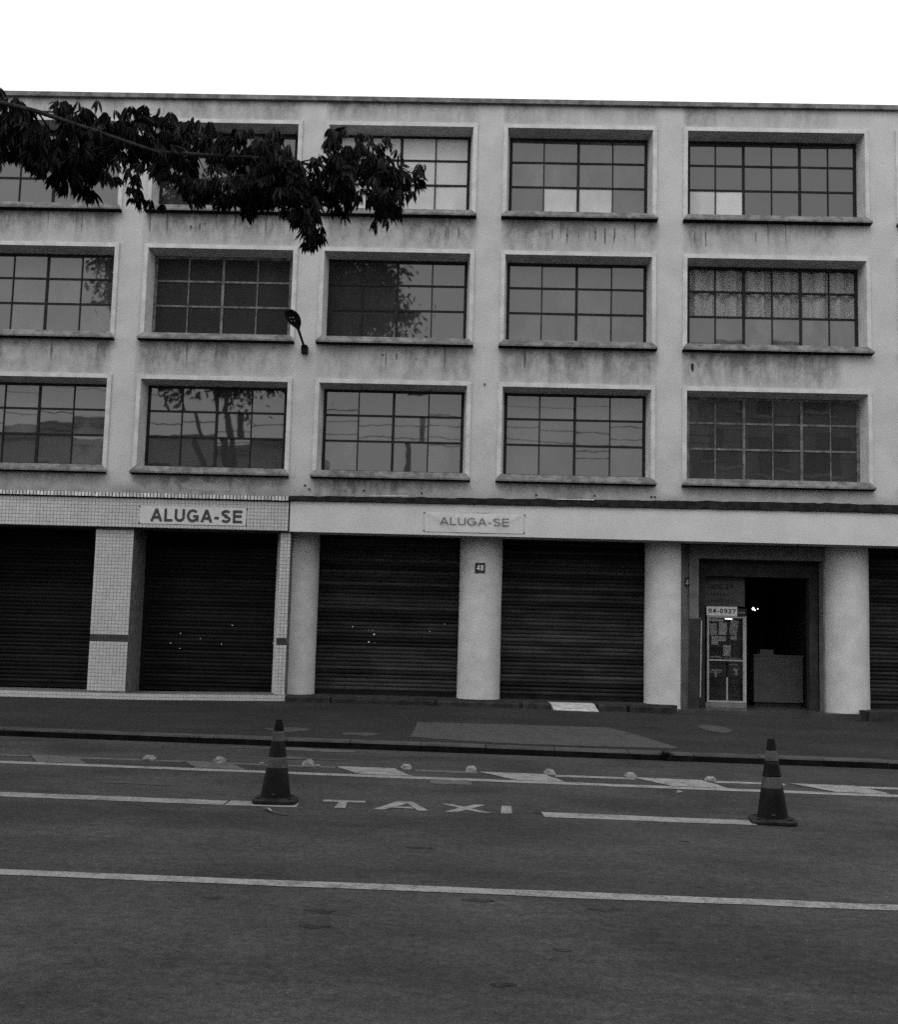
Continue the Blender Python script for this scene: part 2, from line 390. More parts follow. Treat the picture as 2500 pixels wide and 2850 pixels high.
def poly_sheet(name, pts, m, zf, parent, lift=.004, sub=0, jit=0.):
    P = [Vector((p[0], p[1])) for p in pts]
    if sub:
        Q = []
        for i, a_ in enumerate(P):
            b_ = P[(i+1) % len(P)]; n = max(1, int((b_-a_).length/sub))
            for k in range(n): Q.append(a_+(b_-a_)*k/n)
        P = Q
    if jit: P = [p+Vector((rnd.uniform(-jit,jit), rnd.uniform(-jit,jit))) for p in P]
    mb = MB(); mb.add([(p.x, p.y, zf(p.x, p.y)+lift) for p in P], [tuple(range(len(P)))])
    return mb.build(name, m, parent)
rz = lambda x, y: zr(x)
def band(name, x0, x1, y0, y1, m, lift=.004, jit=.012):
    return poly_sheet(name, [(x0,y0),(x1,y0),(x1,y1),(x0,y1)], m, rz, road, lift, .35, jit)
# long lane line, taxi-bay lines, cycle lane lines
band('lane_line', -22, 22, -16.60, -16.42, M['paint'])
band('bay_line', -14, -2.36, -13.15, -12.86, M['paint'], .004)
band('bay_line', -2.352, -1.66, -13.14, -12.83, M['paint'], .004)
band('bay_line', .755, 2.80, -13.13, -12.82, M['paint'], .004)
band('bay_line', 5.4, 14, -13.13, -12.82, M['paint'], .004)
band('cycle_lane_line', -20, 20, -10.54, -10.31, M['paint'], .004)
for (a_, b_) in ((-9.2,-7.6),(-7.2,-5.6),(-5.2,-3.62),(-3.05,-1.66),(-.66,.12),(1.12,2.1),(3.12,4.0),(4.3,5.9),(6.2,7.6),(8,9.6)):
    band('cycle_lane_line', a_, b_, -9.78, -9.58, M['paint'] if b_ > .5 else M['paint_fade'], .004, .02)
for h in ((-3.64,-3.06,-2.69,-3.31), (-1.68,-.93,-.66,-1.33), (.15,.97,1.19,.58), (2.12,2.97,3.14,2.48), (-5.6,-5.0,-4.66,-5.27), (4.1,4.9,5.1,4.45), (6.0,6.8,7.0,6.4)):
    poly_sheet('hatch_mark', [(h[0],-9.57),(h[1],-9.57),(h[2],-10.3),(h[3],-10.3)][::-1], M['paint'] if -2 < h[0] else M['paint_fade'], rz, road, .007, .12, .02)
poly_sheet('worn_marking', [(-.43,-10.95),(.06,-10.9),(.05,-10.56),(-.43,-10.56)], M['paint_fade'], rz, road, .004, .1, .015)
poly_sheet('worn_marking', [(1.45,-8.16),(2.54,-8.26),(2.54,-8.2),(1.45,-8.09)], M['paint_ghost'], rz, road, .004, .2, .01)
poly_sheet('worn_marking', [(-3.46,-8.92),(-1.6,-8.86),(-1.6,-8.74),(-3.46,-8.8)], M['paint_ghost'], rz, road, .004, .2, .02)
poly_sheet('worn_marking', [(-2.68,-7.80),(-1.75,-7.82),(-1.5,-7.52),(-2.7,-7.36)], M['paint_fade'], rz, road, .004, .12, .04)
poly_sheet('worn_marking', [(-3.5,-7.80),(-2.86,-7.78),(-2.86,-7.55),(-3.4,-7.62)], M['paint_ghost'], rz, road, .004, .12, .03)
poly_sheet('worn_marking', [(-2.52,-8.99),(-1.95,-8.78),(-2.52,-8.62)], M['paint_fade'], rz, road, .008, .12, .02)
poly_sheet('worn_marking', [(-4.0,-11.9),(-3.2,-11.95),(-3.2,-11.85),(-4.0,-11.8)], M['paint_ghost'], rz, road, .004, .12, .03)
# TAXI lettering, painted flat
T_ = [[(-1.45,-12.66),(-1.02,-12.64),(-1.03,-12.52),(-1.455,-12.535)], [(-1.292,-13.06),(-1.178,-13.06),(-1.205,-12.66),(-1.285,-12.665)]]
A_ = [[(-.905,-13.05),(-.80,-13.05),(-.60,-12.58),(-.72,-12.48)], [(-.47,-13.04),(-.365,-13.03),(-.555,-12.455),(-.72,-12.482),(-.60,-12.582)], [(-.745,-12.93),(-.515,-12.93),(-.545,-12.83),(-.70,-12.83)]]
X_ = [[(-.215,-13.03),(-.09,-13.03),(.195,-12.48),(.085,-12.47)], [(-.27,-12.51),(-.155,-12.51),(.255,-13.0),(.13,-13.01)]]
I_ = [[(.342,-13.0),(.45,-12.99),(.46,-12.47),(.36,-12.48)]]
for k, (nm, polys) in enumerate((('T',T_),('A',A_),('X',X_),('I',I_))):
    mb = MB()
    for q, pl in enumerate(polys): mb.add([(p[0],p[1],zr(p[0])+.004+q*.0015) for p in pl], [tuple(range(len(pl)))])
    mb.build('painted_letter', M['paint'], road)
# oil spots and tar
def blob(cx, cy, rx, ry, n=16, j=.5):
    return [(cx+math.cos(2*math.pi*k/n)*rx*rnd.uniform(1-j,1+j), cy+math.sin(2*math.pi*k/n)*ry*rnd.uniform(1-j,1+j)) for k in range(n)]
for s_ in ((-.35,-14.99,.10,.04),(.11,-16.78,.10,.05),(.88,-16.9,.07,.05),(-.88,-17.25,.08,.05),(-.87,-17.6,.10,.05),(1.9,-14.2,.05,.03),(.55,-17.9,.05,.04),(-1.6,-17.0,.06,.03),(.2,-18.6,.05,.03),(.98,-16.86,.04,.05),(.72,-12.86,.06,.09)):
    poly_sheet('oil_spot', blob(*s_), M['stain'], rz, road, .0025)
# pale cement repairs on the far pavement
poly_sheet('cement_patch', [(-.9,-6.35),(.5,-6.75),(1.9,-6.72),(3.25,-6.6),(2.95,-5.2),(2.5,-3.75),(.8,-3.85),(-.9,-3.95)], M['walk_patch'], zw, walk, .006, .18, .02)
poly_sheet('cement_patch', blob(4.5,-3.2,.27,.68,18,.08), M['walk_patch'], zw, walk, .006)
poly_sheet('cement_patch', blob(-2.9,-5.9,.30,.35,14,.3), M['walk_patch'], zw, walk, .006)
poly_sheet('cement_patch', blob(-1.7,-6.2,.35,.25,14,.3), M['walk_patch'], zw, walk, .006)

# ------------------------------------------------------------------ the building
B = empty('street_building', (0,0,0), 'pale rendered building with rows of gridded steel windows over shuttered shopfronts', 'building')
XA, XB, ZT = -15.9, 13.1, 13.5
SILL = [5.046, 7.995, 10.891]; HEAD = 2.165
COLS = [(-15.30,WW,4),(-11.36,WW,4),(-7.406,WW,4),(-3.507,WW,4),(.469,WW,4),(4.446,4.08,6),(9.10,WW,4)]
# facade sheet with window openings
xc = [XA]
for (l, w, n) in COLS: xc += [l+.06, l+w-.06]
xc.append(XB)
zc = [4.55]
for s_ in SILL: zc += [s_+.06, s_+HEAD-.06]
zc.append(ZT)
wb = MB()
for i in range(len(xc)-1):
    for j in range(len(zc)-1):
        if i % 2 == 1 and j % 2 == 1: continue
        wb.quad((xc[i],0,zc[j]),(xc[i+1],0,zc[j]),(xc[i+1],0,zc[j+1]),(xc[i],0,zc[j+1]))
wb.quad((XA,0,3.8),(XA,12,3.8),(XA,12,ZT),(XA,0,ZT)); wb.quad((XB,0,.0),(XB,12,.0),(XB,12,ZT),(XB,0,ZT)); wb.quad((XA,0,-.2),(XA,12,-.2),(XA,12,3.8),(XA,0,3.8))
wb.quad((XA,12,-.2),(XB,12,-.2),(XB,12,ZT),(XA,12,ZT))
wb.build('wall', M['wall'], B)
cb = MB().bbox(XA-.05,XB+.05,-.09,.30,ZT,ZT+.11,.015); cb.build('parapet_coping', M['sill'], B)
MB().box(XA,XB,.30,12,ZT-.25,ZT-.1).build('roof', M['sill'], B)
ib = MB()
for z in (4.62, 7.55, 10.45): ib.box(XA+.02,XB-.02,.5,6,z-.1,z)
ib.box(XA+.02,XB-.02,5.9,6.0,4.62,ZT-.26)
for i in range(0, len(xc), 2):
    if 0 < i < len(xc)-1:
        xm = (xc[i]+xc[i-1])/2 if False else xc[i]
for (l, w, n) in COLS: ib.box(l-.33, l-.23, .5, 5.9, 4.62, ZT-.26)
ib.build('interior', M['inside'], B)

mcache = {}
def window_meshes(W):
    if W in mcache: return mcache[W]
    H = HEAD; mb = MB()
    rings = [(.0,.0,.03,.0),(.010,-.038,.035,.0),(.10,-.042,.145,.0),(.165,.42,.185,.0)]
    v = []
    for (o_, y, zb, _) in rings: v += [(o_,y,zb),(W-o_,y,zb),(W-o_,y,H-o_),(o_,y,H-o_)]
    f = []
    for k in range(3):
        for i in range(4): j = (i+1) % 4; f.append((k*4+i, k*4+j, k*4+4+j, k*4+4+i))
    mb.add(v, f); trim = mb.mesh('window_surround'); trim.materials.append(M['trim'])
    sb_ = MB()
    pr = [(.005,-.03,0),(-.17,-.012,0),(-.17,.024,0),(-.06,.150,.10),(.12,.176,.13)]
    n = len(pr)
    sb_.add([(-.012+i_, y, z) for (y,z,i_) in pr] + [(W+.012-i_, y, z) for (y,z,i_) in pr],
            [(k, n+k, n+(k+1) % n, (k+1) % n) for k in range(n)] + [tuple(range(n)), tuple(range(2*n-1, n-1, -1))])
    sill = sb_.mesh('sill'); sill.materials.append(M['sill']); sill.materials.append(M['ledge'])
    for p in sill.polygons: p.material_index = 1 if p.index == 0 else 0  # underside near black: its shade put into the colour, with grime
    mcache[W] = (trim, sill); return mcache[W]
TR = [.185, .865, 1.435, 2.0]
def frame_mesh(W, n, m):
    key = ('f', W, n, m.name)
    if key in mcache: return mcache[key]
    x0, x1 = .165, W-.165; fb = MB(); pw = (x1-x0)/n
    for i in range(n+1):
        t = .06 if (i in (0, n)) else (.056 if i % 2 == 0 else .026)
        xx = x0+i*pw; a_, b_ = (xx, xx+t) if i == 0 else ((xx-t, xx) if i == n else (xx-t/2, xx+t/2))
        fb.box(a_, b_, .352, .405, TR[0], TR[-1])
    for j, z in enumerate(TR):
        t = (.032 if j == 0 else .05) if j in (0, 3) else .044
        a_, b_ = (z, z+t) if j == 0 else ((z-t, z) if j == 3 else (z-t/2, z+t/2))
        fb.box(x0+.002, x1-.002, .358, .399, a_, b_)
    me = fb.mesh('window_bars'); me.materials.append(m); mcache[key] = me; return me
def pane_mesh(w, h, m):
    key = ('p', round(w,3), round(h,3), m.name)
    if key in mcache: return mcache[key]
    me = MB().box(-w/2, w/2, -.0025, .0025, -h/2, h/2).mesh('pane'); me.materials.append(m); mcache[key] = me; return me
def curtain(W, H, lo, m, seed):
    r_ = random.Random(seed); mb = MB(); n = 220; ph = r_.uniform(0, 6)
    for i in range(n+1):
        x = .2+(W-.4)*i/n; y = .465+.038*math.sin(x*19+ph+1.6*math.sin(x*3.1))+.014*math.sin(x*43+2*math.sin(x*5))
        mb.v += [(x,y,lo),(x+.01*math.sin(x*9),y,H)]
    for i in range(n): k = 2*i; mb.f.append((k,k+2,k+3,k+1))
    me = mb.mesh('curtain', True); me.materials.append(m); return me
def kinds(ci, ri, c, r, n):       # which glass in which pane; r counts from the bottom
    if ri == 2 and ci == 3: return 'pale'
    if ri == 2 and ci == 4: return 'pale' if (r == 0 and c in (1, 2)) else 'dusty'
    if ri == 2 and ci == 5: return 'pale' if (r == 0 and c in (0, 1)) else 'clear'
    if ci in (2,) : return 'clear'
    if ci == 5 and ri == 0: return 'clear'
    if ci == 5 and ri == 1: return 'see' if r > 0 else 'dusty'
    if ci == 3 and ri == 1: return 'clear'
    return rnd.choices(('dusty','clear','grimy'), (6,2,2))[0]
for ci, (l, W, n) in enumerate(COLS):
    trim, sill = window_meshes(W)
    for ri, s_ in enumerate(SILL):
        win = obj('window', trim, None, B, (l, 0, s_))
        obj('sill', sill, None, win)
        obj('window_bars', frame_mesh(W, n, M['frame_old'] if (ci, ri) in ((5,0),(2,1)) else M['frame']), None, win)
        pw = (W-.33)/n
        for c in range(n):
            for r in range(3):
                w, h = pw-.016, TR[r+1]-TR[r]-.022
                p = obj('pane', pane_mesh(w, h, M[kinds(ci, ri, c, r, n)]), None, win, (.165+pw*(c+.5), .378, (TR[r]+TR[r+1])/2))
                p.rotation_euler = (R(rnd.gauss(0,.30)), 0, R(rnd.gauss(0,.40)))
        if (ci, ri) == (5, 1):
            obj('curtain', curtain(W, HEAD-.1, .83, M['curtain'], 7), None, win)

# fascia, sooty ledge
TX0, TX1 = -12.0, -3.955
MB().box(TX1+.028, XB, -.062, .55, 3.852, 4.56).build('fascia', M['fascia'], B)
MB().box(XA, TX0, -.062, .55, 3.852, 4.56).build('fascia', M['fascia'], B)
def ragged_ledge(x0, x1):
    mb = MB(); n = int((x1-x0)/.09)
    for i in range(n+1):
        x = x0+(x1-x0)*i/n; f = min(1, max(0, (x+3.95)/10.3)) if x0 > -5 else 0
        zb = 4.505+.04*f+mnoise.noise((x*2.5,0,3))*.012; zt = 4.625+.11*f+mnoise.noise((x*3.1,5,1))*.022+mnoise.noise((x*11,5,1))*.010
        y = -.115+mnoise.noise((x*2,9,4))*.012
        mb.v += [(x,-.055,zb),(x,y,zb+.008),(x,y+.012,zt-.01),(x,.01,zt+.004)]
    for i in range(n):
        for k in range(4): a_ = i*4+k; b_ = i*4+(k+1) % 4; mb.f.append((a_, a_+4, b_+4, b_))
    return mb
ragged_ledge(TX1, XB).build('soot_ledge', M['ledge'], B); ragged_ledge(XA, TX0).build('soot_ledge', M['ledge'], B)
MB().box(XA,XB,.55,1.6,3.862,3.95).build('soffit', M['hall'], B)
# tiled fascia of the left shop
MB().box(TX0, TX1, -.070, .55, 3.856, 4.56).build('tile_backing', M['grout'], B)
tb = MB(); px = .0745
nx = int((TX1-TX0)/px); 
for i in range(nx):
    for j in range(8):
        x0 = TX1-.004-(i+1)*px; z0 = 3.862+j*.0765
        dy = rnd.uniform(-.0015,.0015)
        tb.box(x0+.0035, x0+px-.0035, -.078+dy, -.069, z0+.0035, z0+.0765-.0035)
o = tb.build('wall_tile', M['tile'], B); tag(o, kind='stuff')
me = MB().bbox(-.028,.028,-.014,.0,-.044,.044,.006).mesh('ledge_tile'); me.materials.append(M['tile_big'])
x = TX1-.04; k = 0
MB().box(TX0, TX1, -.125, -.002, 4.497, 4.60).build('tile_ledge', M['ledge'], B)
while x > TX0:
    if rnd.random() > .04:
        o = obj('ledge_tile', me, None, B, (x, -.125, 4.551+rnd.uniform(-.003,.003))); o.rotation_euler = (R(rnd.gauss(0,1.5)), R(rnd.gauss(0,1)), 0)
    x -= .0745; k += 1
# tiled piers
def tiled_pier(x0, x1, y0, zb):
    MB().box(x0, x1, y0+.008, 1.05, zb-.1, 3.855).build('tile_pier', M['grout'], B)
    tb = MB(); td = MB(); n = max(2, round((x1-x0)/.0745)); p_ = (x1-x0)/n; z = zb; k = 0
    while z < 3.78:
        for i in range(n):
            (td if (1.40 <= z+.03 <= 1.55) else tb).box(x0+i*p_+.003, x0+(i+1)*p_-.003, y0+rnd.uniform(-.001,.001), y0+.009, z+.003, z+.0715)
        z += .0745
    tag(tb.build('wall_tile', M['tile'], B), kind='stuff'); tag(td.build('dark_wall_tile', M['tile_dark'], B), kind='stuff')
tiled_pier(-4.125, -3.905, .04, .39); tiled_pier(-8.12, -7.30, .04, .37); tiled_pier(-12.0, -11.2, .04, .37)
# tiled plinth below the left shutters
pb = MB(); xs = [-12.0,-6.85,-3.86]
zp = lambda x: .335+(x+6.85)*.0183 if x > -6.85 else .335
pb.add([(x,-.10,lerp(FOOT,x)-.2) for x in xs]+[(x,-.10,zp(x)) for x in xs]+[(x,1.0,zp(x)+.01) for x in xs], [(0,1,4,3),(1,2,5,4),(3,4,7,6),(4,5,8,7)])
pb.add([(-3.86,-.1,.05),(-3.86,1.,.05),(-3.86,1.,.39),(-3.86,-.1,.385)], [(0,1,2,3)])
pb.build('plinth', M['grout'], B)
tb = MB(); x = -3.865
while x > -12:
    for j in range(2):
        z0 = zp(x-.037)-.066*(j+1)
        tb.box(x-.0715, x, -.108, -.098, z0+.003, z0+.063)
    x -= .0745
tag(tb.build('wall_tile', M['tile'], B), kind='stuff')
MB().box(-3.858, 8.3, .12, 1.3, .0, .384).build('threshold', M['block'], B) if False else MB().box(-3.858, 4.40, .12, 1.3, .0, .384).build('threshold', M['block'], B)
MB().box(8.3, XB, -.2, 1.3, -.2, .384).build('threshold', M['block'], B)
MB().box(XA, -12.01, -.2, 1.3, -.2, .384).build('threshold', M['block'], B)

# round columns
def column(cx, cut=None, name='column'):
    mb = MB(); n = 40; r_ = .467; cy = .86; zs = [.30,.42,.9,1.6,2.4,3.2,3.6,3.87]
    for k, z in enumerate(zs):
        rr = r_*(1+.006*math.sin(z*2.1+cx))+(.006 if k == 0 else 0)
        for i in range(n):
            a_ = 2*math.pi*i/n; x_ = cx+rr*math.cos(a_); y_ = cy+rr*math.sin(a_)
            if cut is not None and x_ > cut: x_ = cut
            mb.v.append((x_, y_, z))
    for k in range(len(zs)-1):
        for i in range(n): mb.f.append((k*n+i, k*n+(i+1) % n, (k+1)*n+(i+1) % n, (k+1)*n+i))
    o = mb.build(name, M['column'], B); return smooth_by_angle(o, 25)
column(-3.85); column(.20); column(8.2); column(12.2); column(-15.5)
c3 = column(4.27, 4.53)
# the square toe of the third column, down to the pavement
MB().box(4.26, 4.5305, .398, .84, .15, .31).build('column_foot', M['column'], B)

# roller shutters with separate slats
def slat_mesh(w, m):
    key = ('s', w, m.name)
    if key in mcache: return mcache[key]
    mb = MB(); pr = [(.012,-.046),(-.004,-.040),(-.017,-.018),(-.020,.004),(-.014,.026),(-.002,.042),(.012,.046)]
    mb.v = [(-w/2,y,z) for y,z in pr]+[(w/2,y,z) for y,z in pr]; n = len(pr)
    mb.f = [(k, n+k, n+k+1, k+1) for k in range(n-1)]
    me = mb.mesh('slat', True); me.materials.append(m); mcache[key] = me; return me
def shutter(x0, x1, zb, m, dots=(), y=1.18):
    mb = MB(); mb.box(x0-.02, x0+.06, y-.04, y+.08, zb, 3.86); mb.box(x1-.06, x1+.02, y-.04, y+.08, zb, 3.86)
    mb.box(x0+.06, x1-.06, y-.025, y+.03, zb+.005, zb+.085); mb.box(x0+.06, x1-.06, y+.02, y+.05, zb+.05, 3.86)
    s_ = mb.build('shutter', M['guide'], B); w = round(x1-x0-.12, 3); z = zb+.085+.046
    while z < 3.84:
        o = obj('slat', slat_mesh(w, m), None, s_, ((x0+x1)/2, y+rnd.uniform(-.003,.003), z)); o.rotation_euler.x = R(rnd.gauss(0,1.6)); z += .089
    for (dx, dz, r_) in dots:  # small pale discs on the slats
        q = MB().lathe([(r_*.6,-.012),(r_,-.008),(r_,.004)], 8); me_ = q.mesh('shutter_dot'); me_.transform(Matrix.Rotation(R(90), 4, 'X'))
        obj('shutter_dot', me_, M['white'], s_, (dx, y-.03, dz))
    return s_
shutter(-11.2, -8.12, .36, M['shutter_left'])
shutter(-7.30, -4.20, .37, M['shutter_left'], [(-6.67,1.40,.014),(-6.46,1.62,.011),(-6.46,1.29,.010),(-6.01,1.52,.010),(-5.53,1.41,.010),(-5.31,1.83,.013),(-4.38,1.46,.011)])
shutter(-3.60, -.02, .384, M['shutter'], [(-2.62,1.87,.013),(-2.25,1.54,.018),(-2.14,1.71,.020),(-2.18,1.80,.009),(-2.26,1.80,.008),(-2.12,1.53,.008),(-.9,1.81,.010),(-.57,1.98,.010)])
shutter(.42, 4.0, .384, M['shutter'])
shutter(8.6, 11.75, .384, M['shutter']); shutter(-15.1, -12.0, .384, M['shutter'])

# entrance: recessed walls, lintel, hall
MB().box(4.50, 4.84, .93, 1.2, .15, 3.861).build('entrance_wall', M['entry_wall'], B)
MB().box(4.78, 4.985, .85, 1.18, .15, 3.86).build('entrance_pilaster', M['entry_wall'], B)
MB().box(4.986, 7.70, .85, 1.18, 3.563, 3.859).build('entrance_lintel', M['entry_wall'], B)
MB().box(7.70, 8.30, .85, 1.18, .05, 3.86).build('entrance_pilaster', M['entry_wall'], B)
db = MB(); db.box(4.986,5.20,1.22,1.45,.2,3.70); db.box(5.20,7.69,1.22,1.45,3.20,3.70); db.box(7.50,7.69,1.22,1.45,.2,3.2); db.box(4.986,7.69,1.18,1.22,3.6,3.72)
db.build('entrance_frame', M['entry_dark'], B)
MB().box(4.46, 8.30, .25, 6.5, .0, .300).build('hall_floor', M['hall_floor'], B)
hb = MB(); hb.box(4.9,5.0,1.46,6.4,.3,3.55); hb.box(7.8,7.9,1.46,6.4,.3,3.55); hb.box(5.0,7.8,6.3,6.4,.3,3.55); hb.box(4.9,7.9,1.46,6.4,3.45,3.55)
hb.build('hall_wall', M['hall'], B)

# small fixings and repairs on the wall
def disc_bolt(x, z, r_=.022):
    q = MB().lathe([(r_,-.0),(r_*.9,.035),(r_*.4,.05)], 8); me_ = q.mesh('bracket_stub'); me_.transform(Matrix.Rotation(R(90), 4, 'X')); obj('bracket_stub', me_, M['frame'], B, (x, 0, z))
for (x, z) in ((-3.64,4.86),(-3.54,4.78),(-2.36,4.78),(-1.12,4.75),(.18,7.16),(1.34,4.77),(2.59,4.78),(3.80,4.79),(3.88,4.79),(4.6,4.66),(4.8,4.67)): disc_bolt(x, z, .020)
def tube_thing(name, pts, r_, m, parent): return smooth_by_angle(MB().tube(pts, r_, 6).build(name, m, parent), 50)
tube_thing('conduit', [(-2.21,-.115,4.655),(-1.8,-.118,4.66),(-1.39,-.115,4.668)], .007, M['pipe'], B)
tube_thing('conduit', [(1.79,-.11,4.70),(1.79,-.118,4.672),(2.2,-.12,4.674),(2.57,-.118,4.676),(2.59,-.11,4.74)], .008, M['pipe'], B)
def wall_patch(pts, m, y=-.004, jit=.015, sub=.08):
    P = []
    for i, p in enumerate(pts):
        q = pts[(i+1) % len(pts)]; n = max(1, int(math.dist(p, q)/sub))
        for k in range(n): P.append((p[0]+(q[0]-p[0])*k/n+rnd.uniform(-jit,jit), p[1]+(q[1]-p[1])*k/n+rnd.uniform(-jit,jit)))
    return MB().add([(x, y, z) for x, z in P], [tuple(range(len(P)))]).build('plaster_patch', m, B)
wall_patch([(-6.35,4.85),(-6.31,4.75),(-6.03,4.69),(-5.25,4.69),(-5.28,4.89),(-5.61,4.85),(-6.0,4.91)][::-1], M['patch'])
M['drip'] = basic('drip_stain', .12, .95, .5, 12, 40, .2, .05)
for (x, z0, z1, w) in ((1.59,10.66,10.44,.020),(1.92,10.70,10.36,.030),(2.17,10.62,10.48,.018),(2.54,10.72,10.33,.028),(2.745,10.72,10.33,.032),(2.95,10.72,10.33,.030),(-1.10,10.66,10.38,.020),(-.75,10.70,10.42,.022),(-.70,10.66,10.36,.020),(-.47,10.68,10.40,.026),(4.71,10.66,10.40,.026),(4.95,10.68,10.36,.026),(6.04,10.66,10.36,.020),(-1.32,7.72,7.60,.022),(-6.4,10.6,10.5,.04),(-6.2,10.64,10.52,.03),(-2.05,7.78,7.66,.05),(-1.75,7.80,7.62,.03)):
    n = 7; L_ = []; R_ = []; ph_ = rnd.uniform(0,6); am_ = rnd.uniform(.002,.008); z1 += rnd.uniform(-.04,.10)
    for k in range(n+1):
        f = k/n; c_ = x+am_*math.sin(f*rnd.uniform(3,6)+ph_); hw = w*.5*(.35+.9*math.sin(math.pi*min(1,f*.9+.08)))*rnd.uniform(.8,1.2); zz = z0+(z1-z0)*f; L_.append((c_-hw, zz)); R_.append((c_+hw, zz))
    o = MB().add([(a_, -.0035, b_) for a_, b_ in L_+R_], [(k, k+1, n+2+k, n+1+k) for k in range(n)]).build('drip_stain', M['drip'], B)
wall_patch([(4.65,7.72),(4.63,7.62),(4.66,7.53),(4.70,7.57),(4.70,7.70)], M['stain'], -.004, .008)

# ------------------------------------------------------------------ blocks in front of the shutters
BL = [(-3.84,-2.90,'dark concrete kerb block beside the white tiled plinth'),(-2.86,-.72,'long dark concrete block under the shutter left of the numbered column'),
      (-.66,1.05,'dark concrete block at the foot of the column numbered 48'),(1.12,1.68,'short dark concrete block left of the bright ramp'),
      (2.70,3.28,'short dark concrete block right of the bright ramp'),(3.34,4.20,'dark concrete block at the foot of the column by the entrance')]
for (x0, x1, lab) in BL:
    mb = MB(); z0 = min(lerp(FOOT,x0), lerp(FOOT,x1))-.03; j = lambda: rnd.uniform(-.012,.012); zt = .372+rnd.uniform(-.008,.006)
    xs_ = [x0+(x1-x0)*i/8 for i in range(9)]
    for x in xs_:
        e = j()*.6; mb.v += [(x,-.30+e,z0),(x,-.302+e,zt-.02+j()*.3),(x,-.28+e,zt+j()*.25),(x,.118,zt+.004)]
    for i in range(8):
        for k in range(3): mb.f.append((i*4+k, i*4+4+k, i*4+5+k, i*4+1+k))
    mb.f += [(0,1,2,3), (35,34,33,32)]
    o = mb.build('concrete_block', M['block']); tag(o, lab, 'concrete block', 'concrete blocks along the shopfront')
mb = MB(); xs_ = [1.70+.92*i/10 for i in range(11)]
for i, x in enumerate(xs_):
    e = rnd.uniform(-.02,.02); mb.v += [(x+.06,-.50+e,lerp(FOOT,x)-.01),(x+.05,-.47+e,lerp(FOOT,x)+.025+rnd.uniform(-.006,.006)),(x,-.12,.385+rnd.uniform(-.006,.006)),(x-.02,.118,.392),(x,.118,.2)]
for i in range(10):
    for k in range(4): mb.f.append((i*5+k, i*5+5+k, i*5+6+k, i*5+1+k))
mb.f += [(0,1,2,3,4), (54,53,52,51,50)]
tag(mb.build('concrete_ramp', M['ramp']), 'small bright worn concrete ramp on the step before the right shutter', 'ramp')

# ------------------------------------------------------------------ lettering
def arc(cx, cy, rx, ry, a0, a1, n=14): return [(cx+rx*math.cos(R(a0+(a1-a0)*k/n)), cy+ry*math.sin(R(a0+(a1-a0)*k/n))) for k in range(n+1)]
def glyphs(t):           # plain grotesque capitals, figures and a few small letters as centre lines; t = stroke weight
    h = t/2; c = 1-h
    return {
    'A': (.92, [[(h*.9,0),(.46,.985)], [(.92-h*.9,0),(.46,.985)], [(.2,.31),(.72,.31)]]),
    'L': (.66, [[(h,1),(h,h),(.66,h)]]),
    'U': (.80, [[(h,1),(h,.36)]+arc(.40,.36,.40-h,.36-h,180,360)+[(.80-h,.36),(.80-h,1)]]),
    'G': (.94, [arc(.47,.5,.47-h,.5-h,42,325,22)+[(.94-h,.20),(.94-h,.46),(.5,.46)]]),
    '-': (.36, [[(0,.36),(.36,.36)]]),
    'S': (.78, [arc(.39,.735,.37-h,.265-h,22,270,14)+arc(.39,.275,.385-h,.275-h,90,-158,14)]),
    'E': (.72, [[(.72,c),(h,c),(h,h),(.74,h)], [(h,.53),(.68,.53)]]),
    '4': (.66, [[(.66,.30),(h,.30),(.46,.97)], [(.47,1),(.47,0)]]),
    '8': (.62, [arc(.31,.745,.27-h,.255-h,0,360,18), arc(.31,.27,.31-h,.27-h,0,360,18)]),
    '0': (.62, [arc(.31,.5,.31-h,.5-h,0,360,24)]),
    '9': (.62, [arc(.31,.68,.31-h,.32-h,-20,340,18), [(.62-h,.68),(.60-h,.40)]+arc(.27,.36,.33-h,.36-h,10,-140,10)]),
    '2': (.62, [arc(.31,.70,.30-h,.30-h,170,-25,12)+[(h+.04,h+.06),(h,h),(.63,h)]]),
    '7': (.60, [[(0,c),(.57,c),(.38,.55),(.24,0)]]),
    'i': (.18, [[(.09,0),(.09,.70)], [(.09,.84),(.09,1.0)]]),
    'a': (.56, [arc(.26,.52,.24-h,.19-h,150,20,8)+[(.50-h*.3,.45),(.50-h*.3,0)], arc(.24,.20,.24-h,.20-h,0,360,16)]),
    'n': (.56, [[(h,0),(h,.70)], [(h,.40)]+arc(.28,.45,.28-h,.25-h,170,0,8)+[(.56-h,0)]]),
    'c': (.52, [arc(.28,.35,.28-h,.35-h,45,315,14)]),
    'C': (.52, [arc(.28,.35,.28-h,.35-h,45,315,14), [(.29,0),(.34,-.12),(.22,-.2)]]),
    's': (.48, [arc(.24,.52,.22-h,.19-h,25,270,10)+arc(.24,.19,.24-h,.19-h,90,-155,10)]),
    ' ': (.3, [])}
